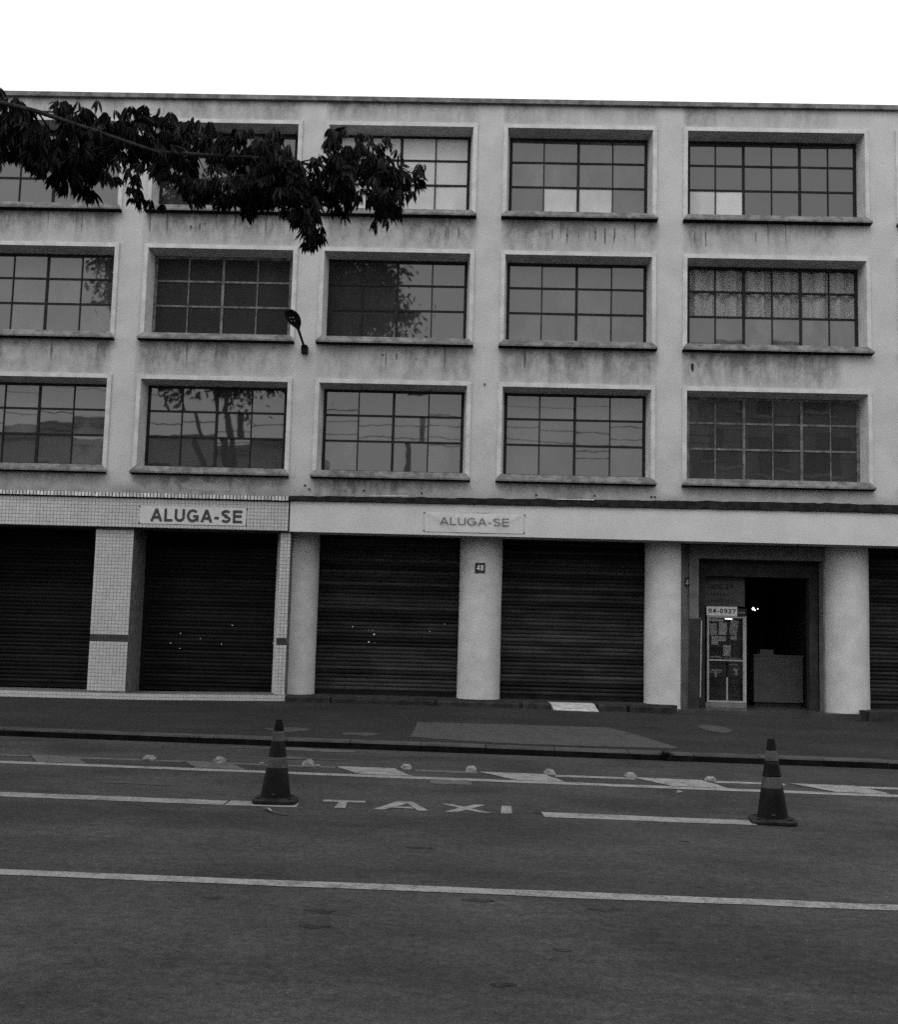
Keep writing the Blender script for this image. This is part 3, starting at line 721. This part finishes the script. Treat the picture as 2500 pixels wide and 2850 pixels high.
def text_mesh(txt, h, weight, width):
    G = glyphs(weight); mb = MB(); x = 0; lay = 0; raw = []
    for ch in txt:
        w, strokes = G[ch]
        for st in strokes:
            pts = [Vector((x+p[0], p[1])) for p in st]; pts = [p for k, p in enumerate(pts) if k == 0 or (p-pts[k-1]).length > 1e-4]; n = len(pts); lft = []; rgt = []
            closed = (pts[0]-pts[-1]).length < 1e-4
            for k in range(n):
                a_ = pts[k]-pts[k-1] if k else (pts[-1]-pts[-2] if closed else pts[1]-pts[0])
                b_ = pts[k+1]-pts[k] if k < n-1 else (pts[1]-pts[0] if closed else pts[k]-pts[k-1])
                a_ = a_.normalized(); b_ = b_.normalized(); na = Vector((-a_.y, a_.x)); nb_ = Vector((-b_.y, b_.x))
                m_ = (na+nb_); m_ = m_.normalized() if m_.length > 1e-3 else na
                sc = weight/2/max(.45, m_.dot(na)); lft.append(pts[k]+m_*sc); rgt.append(pts[k]-m_*sc)
            raw.append((lft, rgt, lay)); lay += 1
        x += w+.16
    allp = [p for l_, r_, _ in raw for p in l_+r_]; x0 = min(p.x for p in allp); x1 = max(p.x for p in allp)
    for l_, r_, ly in raw:
        o = len(mb.v); n = len(l_)
        for p in l_+r_: mb.v.append(((p.x-(x0+x1)/2)*width/(x1-x0), -.0003*(ly % 4), (p.y-.5)*h))
        for k in range(n-1): mb.f.append((o+k, o+n+k, o+n+k+1, o+k+1))
    return mb.mesh('lettering')
def place_text(s, h, w, x, y, z, m, parent, bold=.16, name='lettering'):
    return obj(name, text_mesh(s, h, bold, w), m, parent, (x, y, z))
# rental banners
def banner(label, x0, x1, z0, z1, y, folds, ink, tx0, tx1, tz0, tz1, bold):
    t = empty('rental_banner', ((x0+x1)/2, y, z0), label, 'banner', 'rental banners on the fascia')
    mb = MB(); nx, nz = 60, 10; W, H = x1-x0, z1-z0
    def dep(u, v):
        d = -.006
        if folds:
            for (cx, cz, sx, amp) in ((0,1,1,.022),(1,1,-1,.018)):
                du = (u-cx)*W*sx; dv = (cz-v)*H
                ang = math.atan2(dv, du+1e-6); rr = math.hypot(du, dv)
                d -= amp*math.exp(-((ang-.42)/.16)**2)*min(1, rr/.12)*math.exp(-rr/.75)
                d -= amp*.5*math.exp(-((ang-.12)/.09)**2)*min(1, rr/.12)*math.exp(-rr/1.0)
            d -= .005*math.sin(u*9)*v
        d -= .004*math.sin(u*23+v*3)*.5
        return d
    for i in range(nx+1):
        for j_ in range(nz+1): u, v = i/nx, j_/nz; mb.v.append(((u-.5)*W, dep(u, v), v*H))
    for i in range(nx):
        for j_ in range(nz): a_ = i*(nz+1)+j_; mb.f.append((a_, a_+nz+1, a_+nz+2, a_+1))
    mb.build('sheet', M['banner'], t, True)
    place_text('ALUGA-SE', tz1-tz0, tx1-tx0, (tx0+tx1)/2-(x0+x1)/2, -.032 if folds else -.014, (tz0+tz1)/2-z0, ink, t, bold)
    hm = MB(); b = .007
    hm.box(-W/2,W/2,-.004,.002,-.004,b); hm.box(-W/2,W/2,-.004,.002,H-b,H+.004); hm.box(W/2-.006,W/2+.002,-.0045,.0025,0,H); hm.box(-W/2-.002,-W/2+.006,-.0045,.0025,0,H)
    hm.build('hem', M['entry_wall'], t)
    for sx in (-1, 1):
        for zz in (.02, H-.02):
            q = MB().lathe([(.016,0),(.014,.012),(.005,.015)], 8); me_ = q.mesh('nail'); me_.transform(Matrix.Rotation(R(90),4,'X')); obj('nail', me_, M['frame'], t, (sx*(W/2+.004), -.005, zz))
    return t
banner('white vinyl banner with bold rental lettering on the tiled fascia', -7.16, -4.86, 3.945, 4.33, -.082, False, M['ink'], -6.92, -4.945, 4.00, 4.275, .195)
banner('creased white vinyl banner with thin rental lettering above the numbered column', -1.04, 1.09, 3.92, 4.345, -.066, True, M['ink_pale'], -.71, .77, 4.075, 4.235, .115)
# house number plates
t = empty('house_number_plate', (.175, .388, 3.095), 'square black house number plate reading 48 on the middle column', 'number plate', 'house number plates')
smooth_by_angle(MB().bbox(-.108,.108,-.012,.012,0,.215,.003).build('plate', M['plate'], t))
place_text('48', .12, .15, 0, -.0145, .108, M['white'], t, .15)
t = empty('house_number_plate', (4.745, .921, 2.93), 'black number plate half covered by the entrance pilaster', 'number plate', 'house number plates')
MB().bbox(-.05,.06,-.010,.010,0,.20,.003).build('plate', M['plate'], t)
place_text('4', .115, .062, -.005, -.0125, .10, M['white'], t, .17)

# ------------------------------------------------------------------ things in the entrance
t = empty('display_case', (5.73, 1.52, .30), 'aluminium framed shop display window with papers inside the entrance', 'display case')
Z0 = .30
fb = MB(); fb.box(-.43,-.385,-.03,.03,.11,2.03); fb.box(.37,.445,-.03,.03,.11,2.03); fb.box(-.384,.369,-.026,.026,1.025,1.055); fb.box(-.384,.369,-.026,.026,.11,.15); fb.box(0,.035,-.024,.024,.15,.66); fb.box(-.384,.369,-.026,.026,1.985,2.03)
fb.build('case_frame', M['alu'], t)
MB().box(-.46,.45,-.02,.25,0,.108).build('case_base', M['entry_wall'], t)
MB().box(-.384,.369,.34,.36,.11,2.0).build('case_back', M['case_back'], t)
MB().box(-.384,-.002,.0,.004,.152,1.02).build('pane', M['case_glass'], t); MB().box(.036,.368,.0,.004,.152,1.02).build('pane', M['case_glass'], t); MB().box(-.384,.368,.0,.004,1.057,1.98).build('pane', M['case_glass'], t)
MB().box(-.485,.415,-.005,.03,2.245,2.92).build('upper_panel', M['case_panel'], t)
place_text('ianCas', .17, .58, -.13, -.009, 2.71, M['ink_dark'], t, .15)
for (zz, ws) in ((2.51,(.05,.03,.06,.05,.04,.05)),(2.36,(.06,.04,.05,.06,.05,.04,.06,.05))):
    q = MB(); xx = -.42
    for w in ws: q.box(xx, xx+w*.7, -.009, -.006, zz-.03, zz+.03*rnd.uniform(.6,1.3)); xx += w+.025
    q.build('blurred_lettering', M['ink_dark'], t)
MB().box(-.445,.24,-.034,-.02,2.032,2.235).build('phone_sign', M['white'], t)
place_text('04-0927', .10, .62, -.09, -.0375, 2.135, M['ink_dark'], t, .19)
sgn = MB().box(.245,.45,-.036,-.018,2.022,2.20).build('scrawled_sign', M['plate'], t)
q = [(.265,-.042,2.10)]
for i in range(9): q.append((.27+.018*i, -.042, 2.10+(.03 if i % 2 else -.012)))
MB().tube(q, .005, 5).build('scrawl', M['white'], sgn)
for (x0, x1, z0, z1, rot) in ((-.36,-.20,1.60,1.86,.03),(-.16,.02,1.60,1.88,-.06),(.09,.26,1.60,1.93,-.16),(-.33,-.17,1.38,1.58,.0),(-.06,.10,1.13,1.38,-.04),(-.16,.0,1.46,1.57,0),(-.37,-.05,1.90,1.97,.0),(.10,.24,1.50,1.58,-.1),(-.35,-.12,1.10,1.13,0),(-.34,-.08,.80,.83,0),(.16,.27,.82,.86,.1),(.20,.25,.72,.84,.2),(-.25,-.21,.66,.79,0),(.08,.26,.94,.96,0)):
    me_ = MB().box(-(x1-x0)/2,(x1-x0)/2,-.002,.002,-(z1-z0)/2,(z1-z0)/2).mesh('paper'); o = obj('paper', me_, M['paper'], t, ((x0+x1)/2, .012+.006*rnd.random(), (z0+z1)/2)); o.rotation_euler.y = -rot
MB().box(-.36,.34,.06,.30,1.08,1.095).build('shelf', M['paper'], t)
MB().box(-.34,-.10,.08,.14,.76,.785).build('shelf_bracket', M['paper'], t); MB().box(-.23,-.21,.09,.11,.6,.76).build('shelf_post', M['counter'], t)
sb_ = MB().tube([(-.02,.02,1.965),(.14,.02,1.962)], .011, 8).build('tube_glint', M['tube'], t)  # glowing bar standing in for the reflection of a tube
o = MB().lathe([(.001,-.012),(.011,-.006),(.011,.006),(.001,.012)], 8).build('spot_glint', M['bulb'], t, True, (-.24,.03,1.935))  # glowing bead standing in for a reflected glint

o = empty('leaning_board', (4.90, .72, .30), 'dark upright board leaning beside the entrance', 'board')
lb = MB(); lb.box(-.15,.075,0,.03,0,1.93); lb.build('panel', M['board'], o); MB().box(.085,.105,-.012,.035,.25,1.90).build('metal_edge', M['alu'], o); MB().box(-.15,.085,-.004,.034,1.932,1.955).build('top_edge', M['counter'], o)
o.rotation_euler = (R(-1.2), R(1.0), 0)

o = empty('reception_counter', (6.95, 2.6, .30), 'grey box-shaped counter standing in the dark entrance hall', 'counter')
MB().bbox(-.33,.80,.03,.6,.085,1.135,.008).build('cabinet', M['counter'], o); MB().box(-.30,.77,.07,.58,0,.085).build('plinth', M['entry_dark'], o); MB().bbox(-.34,.82,0.02,.62,1.138,1.18,.008).build('worktop', M['counter'], o); MB().bbox(-.17,.15,.1,.4,1.183,1.30,.01).build('tray', M['counter'], o)
o = empty('hall_lamp', (6.55, 2.4, 2.53), 'small lit lamp glowing in the dark entrance hall', 'lamp')
smooth_by_angle(MB().lathe([(.004,-.03),(.02,-.02),(.026,0),(.018,.02),(.008,.03)], 12).build('bulb', M['bulb'], o))
smooth_by_angle(MB().lathe([(.002,-.010),(.009,-.005),(.009,.005),(.002,.010)], 10).build('bulb', M['bulb'], o, loc=(.11,.02,0)))
smooth_by_angle(MB().lathe([(.002,-.012),(.011,-.006),(.011,.006),(.002,.012)], 8).build('bulb', M['bulb'], o, loc=(.05,.03,-.03)))
MB().tube([(0,0,.03),(0,0,.92)], .006, 6).build('cord', M['plate'], o); MB().tube([(.11,.02,.018),(.11,.02,.92)], .004, 6).build('cord', M['plate'], o)

# ------------------------------------------------------------------ wall lamp
t = empty('wall_lamp', (-3.755, 0, 7.83), 'black cobra-head street lamp bracketed to the wall between two windows', 'lamp')
smooth_by_angle(MB().bbox(-.065,.07,-.16,.0,-.09,.09,.02).build('mount', M['lamp'], t))
smooth_by_angle(MB().tube([(0,-.08,.02),(-.005,-.30,.08),(-.02,-.62,.17),(-.035,-.92,.255)], [.030,.028,.027,.030], 10).build('arm', M['lamp'], t), 60)
hd = Vector((-.10,-.60,.21)).normalized(); h0 = Vector((-.03,-.86,.24))
rx = hd.cross(Vector((0,0,1))).normalized(); uz = rx.cross(hd)
mb = MB(); prof = [(0,.04,.035),(.06,.060,.05),(.14,.098,.065),(.24,.135,.075),(.36,.158,.080),(.48,.158,.075),(.58,.135,.062),(.65,.09,.045),(.69,.03,.02)]; n = 20
for (d, w, h_) in prof:
    for k in range(n):
        a_ = 2*math.pi*k/n; hh = h_ if math.sin(a_) > 0 else h_*.55
        mb.v.append(tuple(h0+hd*d+rx*(w*math.cos(a_))+uz*(hh*math.sin(a_))))
for i in range(len(prof)-1):
    for k in range(n): mb.f.append((i*n+k, i*n+(k+1) % n, (i+1)*n+(k+1) % n, (i+1)*n+k))
mb.f += [tuple(range(n)), tuple((len(prof)-1)*n+k for k in range(n))[::-1]]
head = smooth_by_angle(mb.build('lamp_head', M['lamp'], t), 60)
for d in (.36, .48):
    for s_ in (-1, 1):
        c_ = h0+hd*d+rx*(.03*s_)-uz*(.085*.55)
        q = MB().lathe([(.004,-.012),(.018,-.008),(.02,.008)], 8)
        me_ = q.mesh('led_lens', True); me_.transform(hd.to_track_quat('Y','Z').to_matrix().to_4x4()); obj('led_lens', me_, M['lens'], head, c_)

# ------------------------------------------------------------------ traffic cones
def cone(loc, label, lean, rz_):
    t = empty('traffic_cone', loc, label, 'traffic cone', 'traffic cones on the taxi bay line')
    mb = MB(); n = 32
    def ring(r_, z, sq):
        out = []
        for k in range(n):
            a_ = 2*math.pi*(k+.5)/n; c_, s_ = math.cos(a_), math.sin(a_)
            f = (abs(c_)**sq+abs(s_)**sq)**(-1/sq); out.append((r_*f*c_, r_*f*s_, z))
        return out
    rings = [ring(.215,.0,6),ring(.222,.012,6),ring(.222,.03,6),ring(.205,.042,5),ring(.165,.050,2.6)]
    for rr in rings: mb.v += rr
    for i in range(len(rings)-1):
        for k in range(n): mb.f.append((i*n+k, i*n+(k+1) % n, (i+1)*n+(k+1) % n, (i+1)*n+k))
    mb.f += [tuple(range(n))[::-1], tuple((len(rings)-1)*n+k for k in range(n))]
    smooth_by_angle(mb.build('base', M['cone_base'], t), 35)
    rad = lambda z: .150-(z-.05)*(.150-.036)/(.80-.05)
    def sec(z0, z1, m, nm, off=0.):
        pr = [(rad(z0)+off-.004, z0), (rad(z0)+off, z0+.003)]
        pr += [(rad(z)+off, z) for z in (z0+(z1-z0)*.35, z0+(z1-z0)*.7)]+[(rad(z1)+off, z1-.003), (rad(z1)+off-.004, z1)]
        return smooth_by_angle(MB().lathe(pr, 28).build(nm, m, t), 50)
    sec(.048,.335,M['cone'],'body'); sec(.335,.445,M['cone_band'],'reflective_band',.001); sec(.445,.595,M['cone'],'body'); sec(.595,.695,M['cone_band'],'reflective_band',.001); sec(.695,.795,M['cone'],'body')
    smooth_by_angle(MB().lathe([(rad(.452)+.0,.447),(rad(.455)+.006,.452),(rad(.462)+.006,.462),(rad(.467),.468)], 28).build('rib', M['cone'], t), 50)
    smooth_by_angle(MB().lathe([(.030,.795),(.036,.798),(.034,.806),(.020,.806),(.018,.77)], 24).build('lip', M['cone'], t), 40)
    for k in range(4):
        a_ = math.pi/4+k*math.pi/2; MB().box(-.02,.02,-.02,.02,0,.012).build('foot_pad', M['cone'], t, loc=(.19*math.cos(a_)*1.1,.19*math.sin(a_)*1.1,.04))
    q = MB().box(-.016,.016,-.002,.002,-.008,.008).build('moulded_mark', M['cone_band'], t, loc=(-.01,-rad(.09)-.001,.09)); q.rotation_euler.x = R(-8)
    t.rotation_euler = (0, R(lean), R(rz_)); return t
cone((-1.905,-12.82,zr(-1.905)+.006), 'dark banded traffic cone standing whole at the end of the left bay line', .4, 4)
cone((3.01,-12.90,zr(3.01)+.002), 'dark banded traffic cone at the end of the right bay line, nearest the entrance side', -.8, -7)

# ------------------------------------------------------------------ cycle lane studs
ST = [(-6.05,-9.66),(-5.05,-9.66),(-4.05,-9.68),(-3.17,-9.60),(-2.03,-9.59),(-.78,-9.54),(.05,-9.50),(1.05,-9.55),(2.07,-9.60),(3.08,-9.62),(4.08,-9.62),(5.1,-9.62)]
STL = ['third stud from the left edge','second','x']
lab = {-4.05:'low white lane stud, the one farthest left in the row', -3.17:'chipped white lane stud on the hatch left of the standing cone', -2.03:'white lane stud just right of the standing cone',
       -.78:'crumbled white lane stud above the taxi letter A', .05:'white lane stud above the taxi letter X', 1.05:'white lane stud above the left end of the right bay line',
       2.07:'white lane stud in front of the column by the entrance', 3.08:'white lane stud nearest the right cone'}
for i, (x, y) in enumerate(ST):
    if x not in lab: continue
    w, d, h = rnd.uniform(.06,.07), .085, rnd.uniform(.055,.07)
    mb = MB(); jj = lambda s=.008: rnd.uniform(-s,s)
    lv = [(0,1.0),(h*.35,.97),(h*.85,.68),(h,.55)]
    for (z, f) in lv:
        for (sx, sy) in ((-1,-1),(0,-1.05),(1,-1),(1.03,0),(1,1),(0,1.05),(-1,1),(-1.03,0)): mb.v.append((sx*w*f+jj(), sy*d*f+jj(), z+(jj(.006) if z else 0)))
    for k in range(3):
        for q in range(8): mb.f.append((k*8+q, k*8+(q+1) % 8, k*8+8+(q+1) % 8, k*8+8+q))
    mb.f.append(tuple(range(24,32)))
    t = empty('lane_stud', (x, y, zr(x)+.004), lab[x], 'road stud', 'white studs along the cycle lane')
    mb.build('body', M['stud'], t); MB().box(-.035,.035,-d*.93,-d*.80,.022,.040).build('reflector', M['stud'], t)
    t.rotation_euler.z = R(rnd.uniform(-6,6))
# loose crumbs by the broken stud
for (x, y, lb_) in ((-2.62,-9.64,'crumb of broken paint left of the standing cone, on the thin line'),(-1.9,-9.66,'small white crumb beside the stud right of the standing cone'),(2.45,-10.9,'small white crumb on the taxi bay asphalt before the entrance')):
    q = MB().lathe([(.03,0),(.035,.012),(.02,.022),(.005,.026)], 7)
    for k, v in enumerate(q.v): q.v[k] = (v[0]*rnd.uniform(.7,1.3), v[1]*rnd.uniform(.7,1.3), v[2])
    tag(q.build('paint_crumb', M['stud'], None, False, (x, y, zr(x)+.005)), lb_, 'debris', 'paint crumbs on the road')
# twisted strip
mb = MB(); P = [(-1.905,-13.32,.012),(-1.87,-13.40,.02),(-1.83,-13.50,.010),(-1.79,-13.55,.014),(-1.73,-13.60,.008),(-1.69,-13.62,.012),(-1.66,-13.60,.004)]
for i, p in enumerate(P):
    a_ = i*.5; mb.v += [(p[0]-.012*math.cos(a_), p[1]-.022, p[2]+zr(p[0])+.01*math.sin(a_)+.006), (p[0]+.012*math.cos(a_), p[1]+.022, p[2]+zr(p[0])+.004)]
for i in range(len(P)-1): mb.f.append((2*i,2*i+2,2*i+3,2*i+1))
o = mb.build('twisted_strip', M['strip']); so = o.modifiers.new('thick', 'SOLIDIFY'); so.thickness = .003; tag(o, 'pale twisted strip lying on the asphalt in front of the standing cone', 'litter')

# ------------------------------------------------------------------ weeds at the kerb
def weed(x, y, n, lab_, hmax):
    t = empty('kerb_weed', (x, y, zr(x)+.02), lab_, 'weed', 'weeds in the kerb joint')
    mb = MB()
    for i in range(n):
        a_ = rnd.uniform(0, 6.28); l = rnd.uniform(.4,1)*hmax; sp_ = rnd.uniform(.3,1.1); w = rnd.uniform(.008,.016)
        d_ = Vector((math.cos(a_), math.sin(a_)*.6, 0)); s_ = Vector((-d_.y, d_.x, 0))*w; b_ = Vector((rnd.uniform(-.06,.06), rnd.uniform(-.02,.02), 0))
        p1 = b_+d_*l*.4*sp_+Vector((0,0,l*.55)); p2 = b_+d_*l*sp_+Vector((0,0,l*.75))
        mb.add([b_-s_*.5, b_+s_*.5, p1+s_, p2, p1-s_], [(0,1,2,4),(4,2,3)])
    mb.build('leaves', M['weed'], t)
weed(2.93, YC-.01, 60, 'small dark weed tuft at the kerb before the entrance', .20)
weed(-4.06, YC+.02, 40, 'flat dark weed at the kerb left of the standing cone', .14)

# ------------------------------------------------------------------ the tree on the near pavement
t = empty('street_tree', (-9.2,-22.4,.12), 'dark leafy street tree reaching a drooping branch over the street', 'tree')
TO = Vector((-9.2,-22.4,.12))
def limb(name, pts, rad, parent=t, n=10):
    mb = MB(); mb.tube([Vector(p)-TO for p in pts], rad, n); return smooth_by_angle(mb.build(name, M['bark'], parent), 60)
limb('trunk', [(-9.2,-22.4,-.1),(-9.15,-22.4,.6),(-9.0,-22.3,2.2),(-9.1,-22.1,4.0),(-9.0,-21.8,5.6)], [.42,.33,.28,.26,.24], n=14)
limb('limb', [(-9.0,-21.8,5.4),(-9.6,-21.0,7.2),(-9.9,-20.0,9.0),(-10.2,-19.2,11.2),(-10.0,-18.6,13.5)], [.2,.17,.14,.10,.05])
limb('limb', [(-9.0,-21.8,5.4),(-8.2,-21.4,7.4),(-7.2,-20.6,9.2),(-6.2,-20.0,11.4),(-5.6,-19.4,13.6)], [.2,.17,.14,.10,.05])
limb('limb', [(-9.2,-21.9,5.0),(-10.6,-22.4,7.0),(-11.8,-22.6,9.4),(-12.6,-22.8,12.0)], [.18,.15,.11,.05])
limb('limb', [(-7.2,-20.6,9.2),(-6.4,-19.0,10.2),(-5.4,-17.4,11.4)], [.11,.08,.04])
br_pts = [(-9.0,-21.9,5.2),(-8.2,-19.6,6.2),(-7.0,-17.2,6.6),(-5.4,-15.2,6.42),(-4.2,-14.2,6.52),(-3.2,-13.7,6.36),(-2.2,-13.45,6.42),(-1.5,-13.35,6.38),(-.95,-13.3,6.28)]
branch = limb('branch', br_pts, [.15,.10,.055,.028,.021,.018,.015,.012,.007])
# palmate leaves: each a child of the branch
def leaf_mesh(seed):
    r_ = random.Random(seed); mb = MB(); n = r_.choice((7,8,9))
    for k in range(n):
        a_ = (k-(n-1)/2)*(2.7/n)+r_.uniform(-.15,.15); l = r_.uniform(.09,.155)*(1-.25*abs(k-(n-1)/2)/n*2); w = l*r_.uniform(.10,.15)
        d_ = Vector((math.sin(a_)*.75, r_.uniform(-.35,.35), -abs(math.cos(a_*.5))-.25)).normalized()
        s_ = d_.cross(Vector((r_.uniform(-.4,.4),1,r_.uniform(-.2,.2)))).normalized(); nn = s_.cross(d_)
        b_ = Vector((0,0,0))+d_*.02
        def P_(f, ww, q): return b_+d_*l*f+s_*w*ww+nn*q-Vector((0,0,f*f*l*.18))
        mb.add([P_(0,0,0),P_(.3,.8,.006),P_(.65,.95,.006),P_(1,0,0),P_(.65,-.95,.006),P_(.3,-.8,.006),P_(.5,0,-.006)], [(0,1,6),(1,2,6),(2,3,6),(3,4,6),(4,5,6),(5,0,6)])
    me = mb.mesh('leaf'); me.materials.append(M['leaf']); return me
LM = [leaf_mesh(s) for s in range(6)]
# twig tips: (x, z) anchors read from the outline of the branch, depth free
TIPS = [(-.60,6.24,4),(-.66,6.32,4),(-.70,6.22,4),(-.74,6.40,4),(-.92,6.28,6),(-.98,6.48,5),(-1.12,6.10,7),(-1.30,6.12,7),(-1.18,6.40,6),(-1.45,6.36,6),(-1.00,6.02,5),(-.90,6.06,4),(-1.62,6.25,5),
        (-1.72,6.02,6),(-1.80,5.86,5),(-1.68,5.84,5),(-1.90,5.98,4),(-1.62,6.02,3),(-1.80,6.30,6),(-2.0,6.40,7),(-2.15,6.22,7),(-2.32,6.36,7),(-2.45,6.12,6),(-2.25,6.06,4),(-2.6,6.40,6),(-2.72,6.18,5),
        (-2.95,6.38,6),(-3.1,6.20,4),(-3.3,6.42,6),(-3.45,6.18,5),(-3.65,6.42,6),(-3.8,6.18,6),(-4.0,6.5,6),(-4.15,6.22,7),(-4.4,6.45,7),(-4.55,6.1,7),(-4.75,6.4,7),(-5.0,6.2,7),(-5.1,6.55,7),(-5.3,6.05,6),(-5.6,6.4,6),
        (-1.72,5.80,7),(-1.78,5.78,6),(-1.68,5.92,6),(-1.86,5.90,5)]
LOW = [(-6.0,6.0),(-4.4,6.05),(-3.4,6.12),(-2.7,6.10),(-2.45,6.02),(-2.05,6.10),(-1.93,5.92),(-1.84,5.80),(-1.74,5.70),(-1.64,5.78),(-1.56,6.02),(-1.48,6.16),(-1.35,6.02),(-.9,6.0),(-.80,6.16),(-.68,6.2),(-.6,6.35)]
tw = MB()
BP = [Vector(p) for p in br_pts]
def nearest(p):
    best = None
    for a_, b_ in zip(BP[3:], BP[4:]):
        for f in (0,.25,.5,.75,1.0):
            q = a_.lerp(b_, f); q2 = q+Vector((-.25,0,0)); d = (q-p).length
            if best is None or d < best[0]: best = (d, q)
    return best[1]
lc = 0
for (x, z, k) in TIPS:
    y = -13.35-max(0, (-3.2-x))*.55+rnd.uniform(-.2,.3)
    c_ = Vector((x, y, z)); q = nearest(c_+Vector((-.25,0,.1))); mid = q.lerp(c_, .55)+Vector((0,0,.10))
    tw.tube([q-TO, mid-TO, c_-TO], [.011,.008,.004], 5)
    for i in range(k):
        f = rnd.uniform(.55,1.05); pos = (q.lerp(c_, f) if f < 1 else c_)+Vector((rnd.uniform(-.13,.13), rnd.uniform(-.2,.2), rnd.uniform(-.07,.14)))
        pos.z = min(6.62, max(pos.z, lerp(LOW, pos.x)+rnd.uniform(.02,.12)))
        o = obj('leaf', LM[rnd.randrange(6)], None, branch, pos-TO); lc += 1
        o.rotation_euler = (rnd.gauss(0,.35), rnd.gauss(0,.35), rnd.uniform(0,6.28)); s_ = rnd.uniform(.85,1.25); o.scale = (s_,s_,s_)
        tw.tube([pos-TO, mid.lerp(c_, .6)-TO], [.0025,.004], 4, False)
tw.build('twigs', M['bark'], branch)
fl = MB()
for i in range(3000):
    x = -.62-(rnd.random()**.85)*5.3
    z = lerp(LOW, x)+rnd.uniform(.02,.66)*min(1, (-.45-x)/.5)*(1 if x > -2.8 else 1.1)
    if mnoise.noise((x*2.3, z*2.9, 4.)) < (-.08 if x > -2.7 else -.08): continue
    src = LM[rnd.randrange(6)]; y = -13.35-max(0, (-3.2-x))*.55+rnd.uniform(-.35,.6)
    mt = Matrix.Translation(Vector((x, y, z))-TO) @ Matrix.Rotation(rnd.uniform(0,6.28), 4, 'Z') @ Matrix.Rotation(rnd.gauss(0,.4), 4, 'X') @ Matrix.Scale(rnd.uniform(.85,1.3), 4)
    fl.add([mt @ v.co for v in src.vertices], [tuple(p.vertices) for p in src.polygons])
tag(fl.build('foliage', M['leaf'], branch), kind='stuff')
# the high crown, out of the picture but mirrored in the windows
cr = MB(); r_ = random.Random(5); clumps = []
for (c0, rad, n_) in ((Vector((-8.9,-20.2,15.2)), Vector((5.7,4.4,3.9)), 270), (Vector((-8.2,-12.6,14.0)), Vector((4.3,3.9,2.7)), 130)):  # second lobe: unseen, added to shade the upper left of the facade
    for i in range(n_):
        while True:
            p = Vector((r_.uniform(-1,1), r_.uniform(-1,1), r_.uniform(-1,1)))
            if p.length < 1: break
        clumps.append(c0+Vector((p.x*rad.x, p.y*rad.y, p.z*rad.z)))
limb('limb', [(-9.6,-21.0,7.2),(-9.4,-18.4,9.8),(-8.8,-15.6,11.8),(-8.4,-13.0,13.2)], [.14,.11,.08,.04])  # bough carrying the added unseen lobe
for c_ in clumps:
    for i in range(130):
        p = c_+Vector((r_.gauss(0,.5), r_.gauss(0,.5), r_.gauss(0,.38)))-TO
        d_ = Vector((r_.gauss(0,.6), r_.gauss(0,.6), -abs(r_.gauss(.6,.4)))).normalized(); s_ = d_.cross(Vector((r_.gauss(0,1),r_.gauss(0,1),r_.gauss(0,1)))).normalized(); l = r_.uniform(.22,.42)
        cr.add([p, p+d_*l*.5+s_*l*.2, p+d_*l, p+d_*l*.5-s_*l*.2], [(0,1,2,3)])
tag(cr.build('crown', M['leaf'], t), kind='stuff')

t = empty('utility_pole', (-2.5,-21.2,.12), 'round concrete utility pole on the near pavement behind the viewer', 'utility pole')
smooth_by_angle(MB().tube([(0,0,-.1),(0,0,6),(0,0,12.5)], [.15,.125,.10], 14).build('shaft', M['opp_mid'], t), 60)
MB().box(-1.0,1.0,-.05,.05,11.6,11.72).build('crossarm', M['bark'], t)
for k, (zz, yy) in enumerate(((11.75,0),(10.4,.12),(9.9,.12),(9.6,.12))):
    for sx in (-1, 1): MB().tube([(0,yy,zz),(sx*6,yy,zz-.25),(sx*14,yy,zz-.35),(sx*28,yy,zz)], .02 if k else .012, 5).build('cable', M['bark'], t)

# ------------------------------------------------------------------ houses across the street, behind the camera (seen in the panes)
def house(x0, x1, h, m, label, nwx, rows, y=-29.0):
    t = empty('opposite_building', ((x0+x1)/2, y, .12), label, 'building', 'buildings across the street')
    W = x1-x0; mb = MB(); mb.box(-W/2, W/2, -9, 0, 0, h); mb.build('wall', m, t)
    MB().box(-W/2-.1, W/2+.1, -9.1, .14, h, h+.35).build('cornice', M['trim'], t)
    wm = MB().box(-.65,.65,.002,.03,-.85,.85).mesh('window'); wm.materials.append(M['opp_glass'])
    sm = MB().box(-.8,.8,.0,.12,-1.0,-.87).mesh('sill'); sm.materials.append(M['trim'])
    for r_i in range(rows):
        z = 2.0+(h-1.6)*(r_i+.0)/rows+.4
        for c_i in range(nwx):
            w_ = obj('window', wm, None, t, (-W/2+W*(c_i+.5)/nwx, 0, z)); obj('sill', sm, None, w_)
    return t
house(-26, -8.6, 10.6, M['opp_pale'], 'pale house across the street behind the tree', 6, 3)
house(-8.5, 10.1, 8.2, M['opp_mid'], 'low grey house across the street behind the viewer', 5, 2)
house(10.2, 28, 15.5, M['opp_mid'], 'tall grey house across the street to the right', 7, 5)
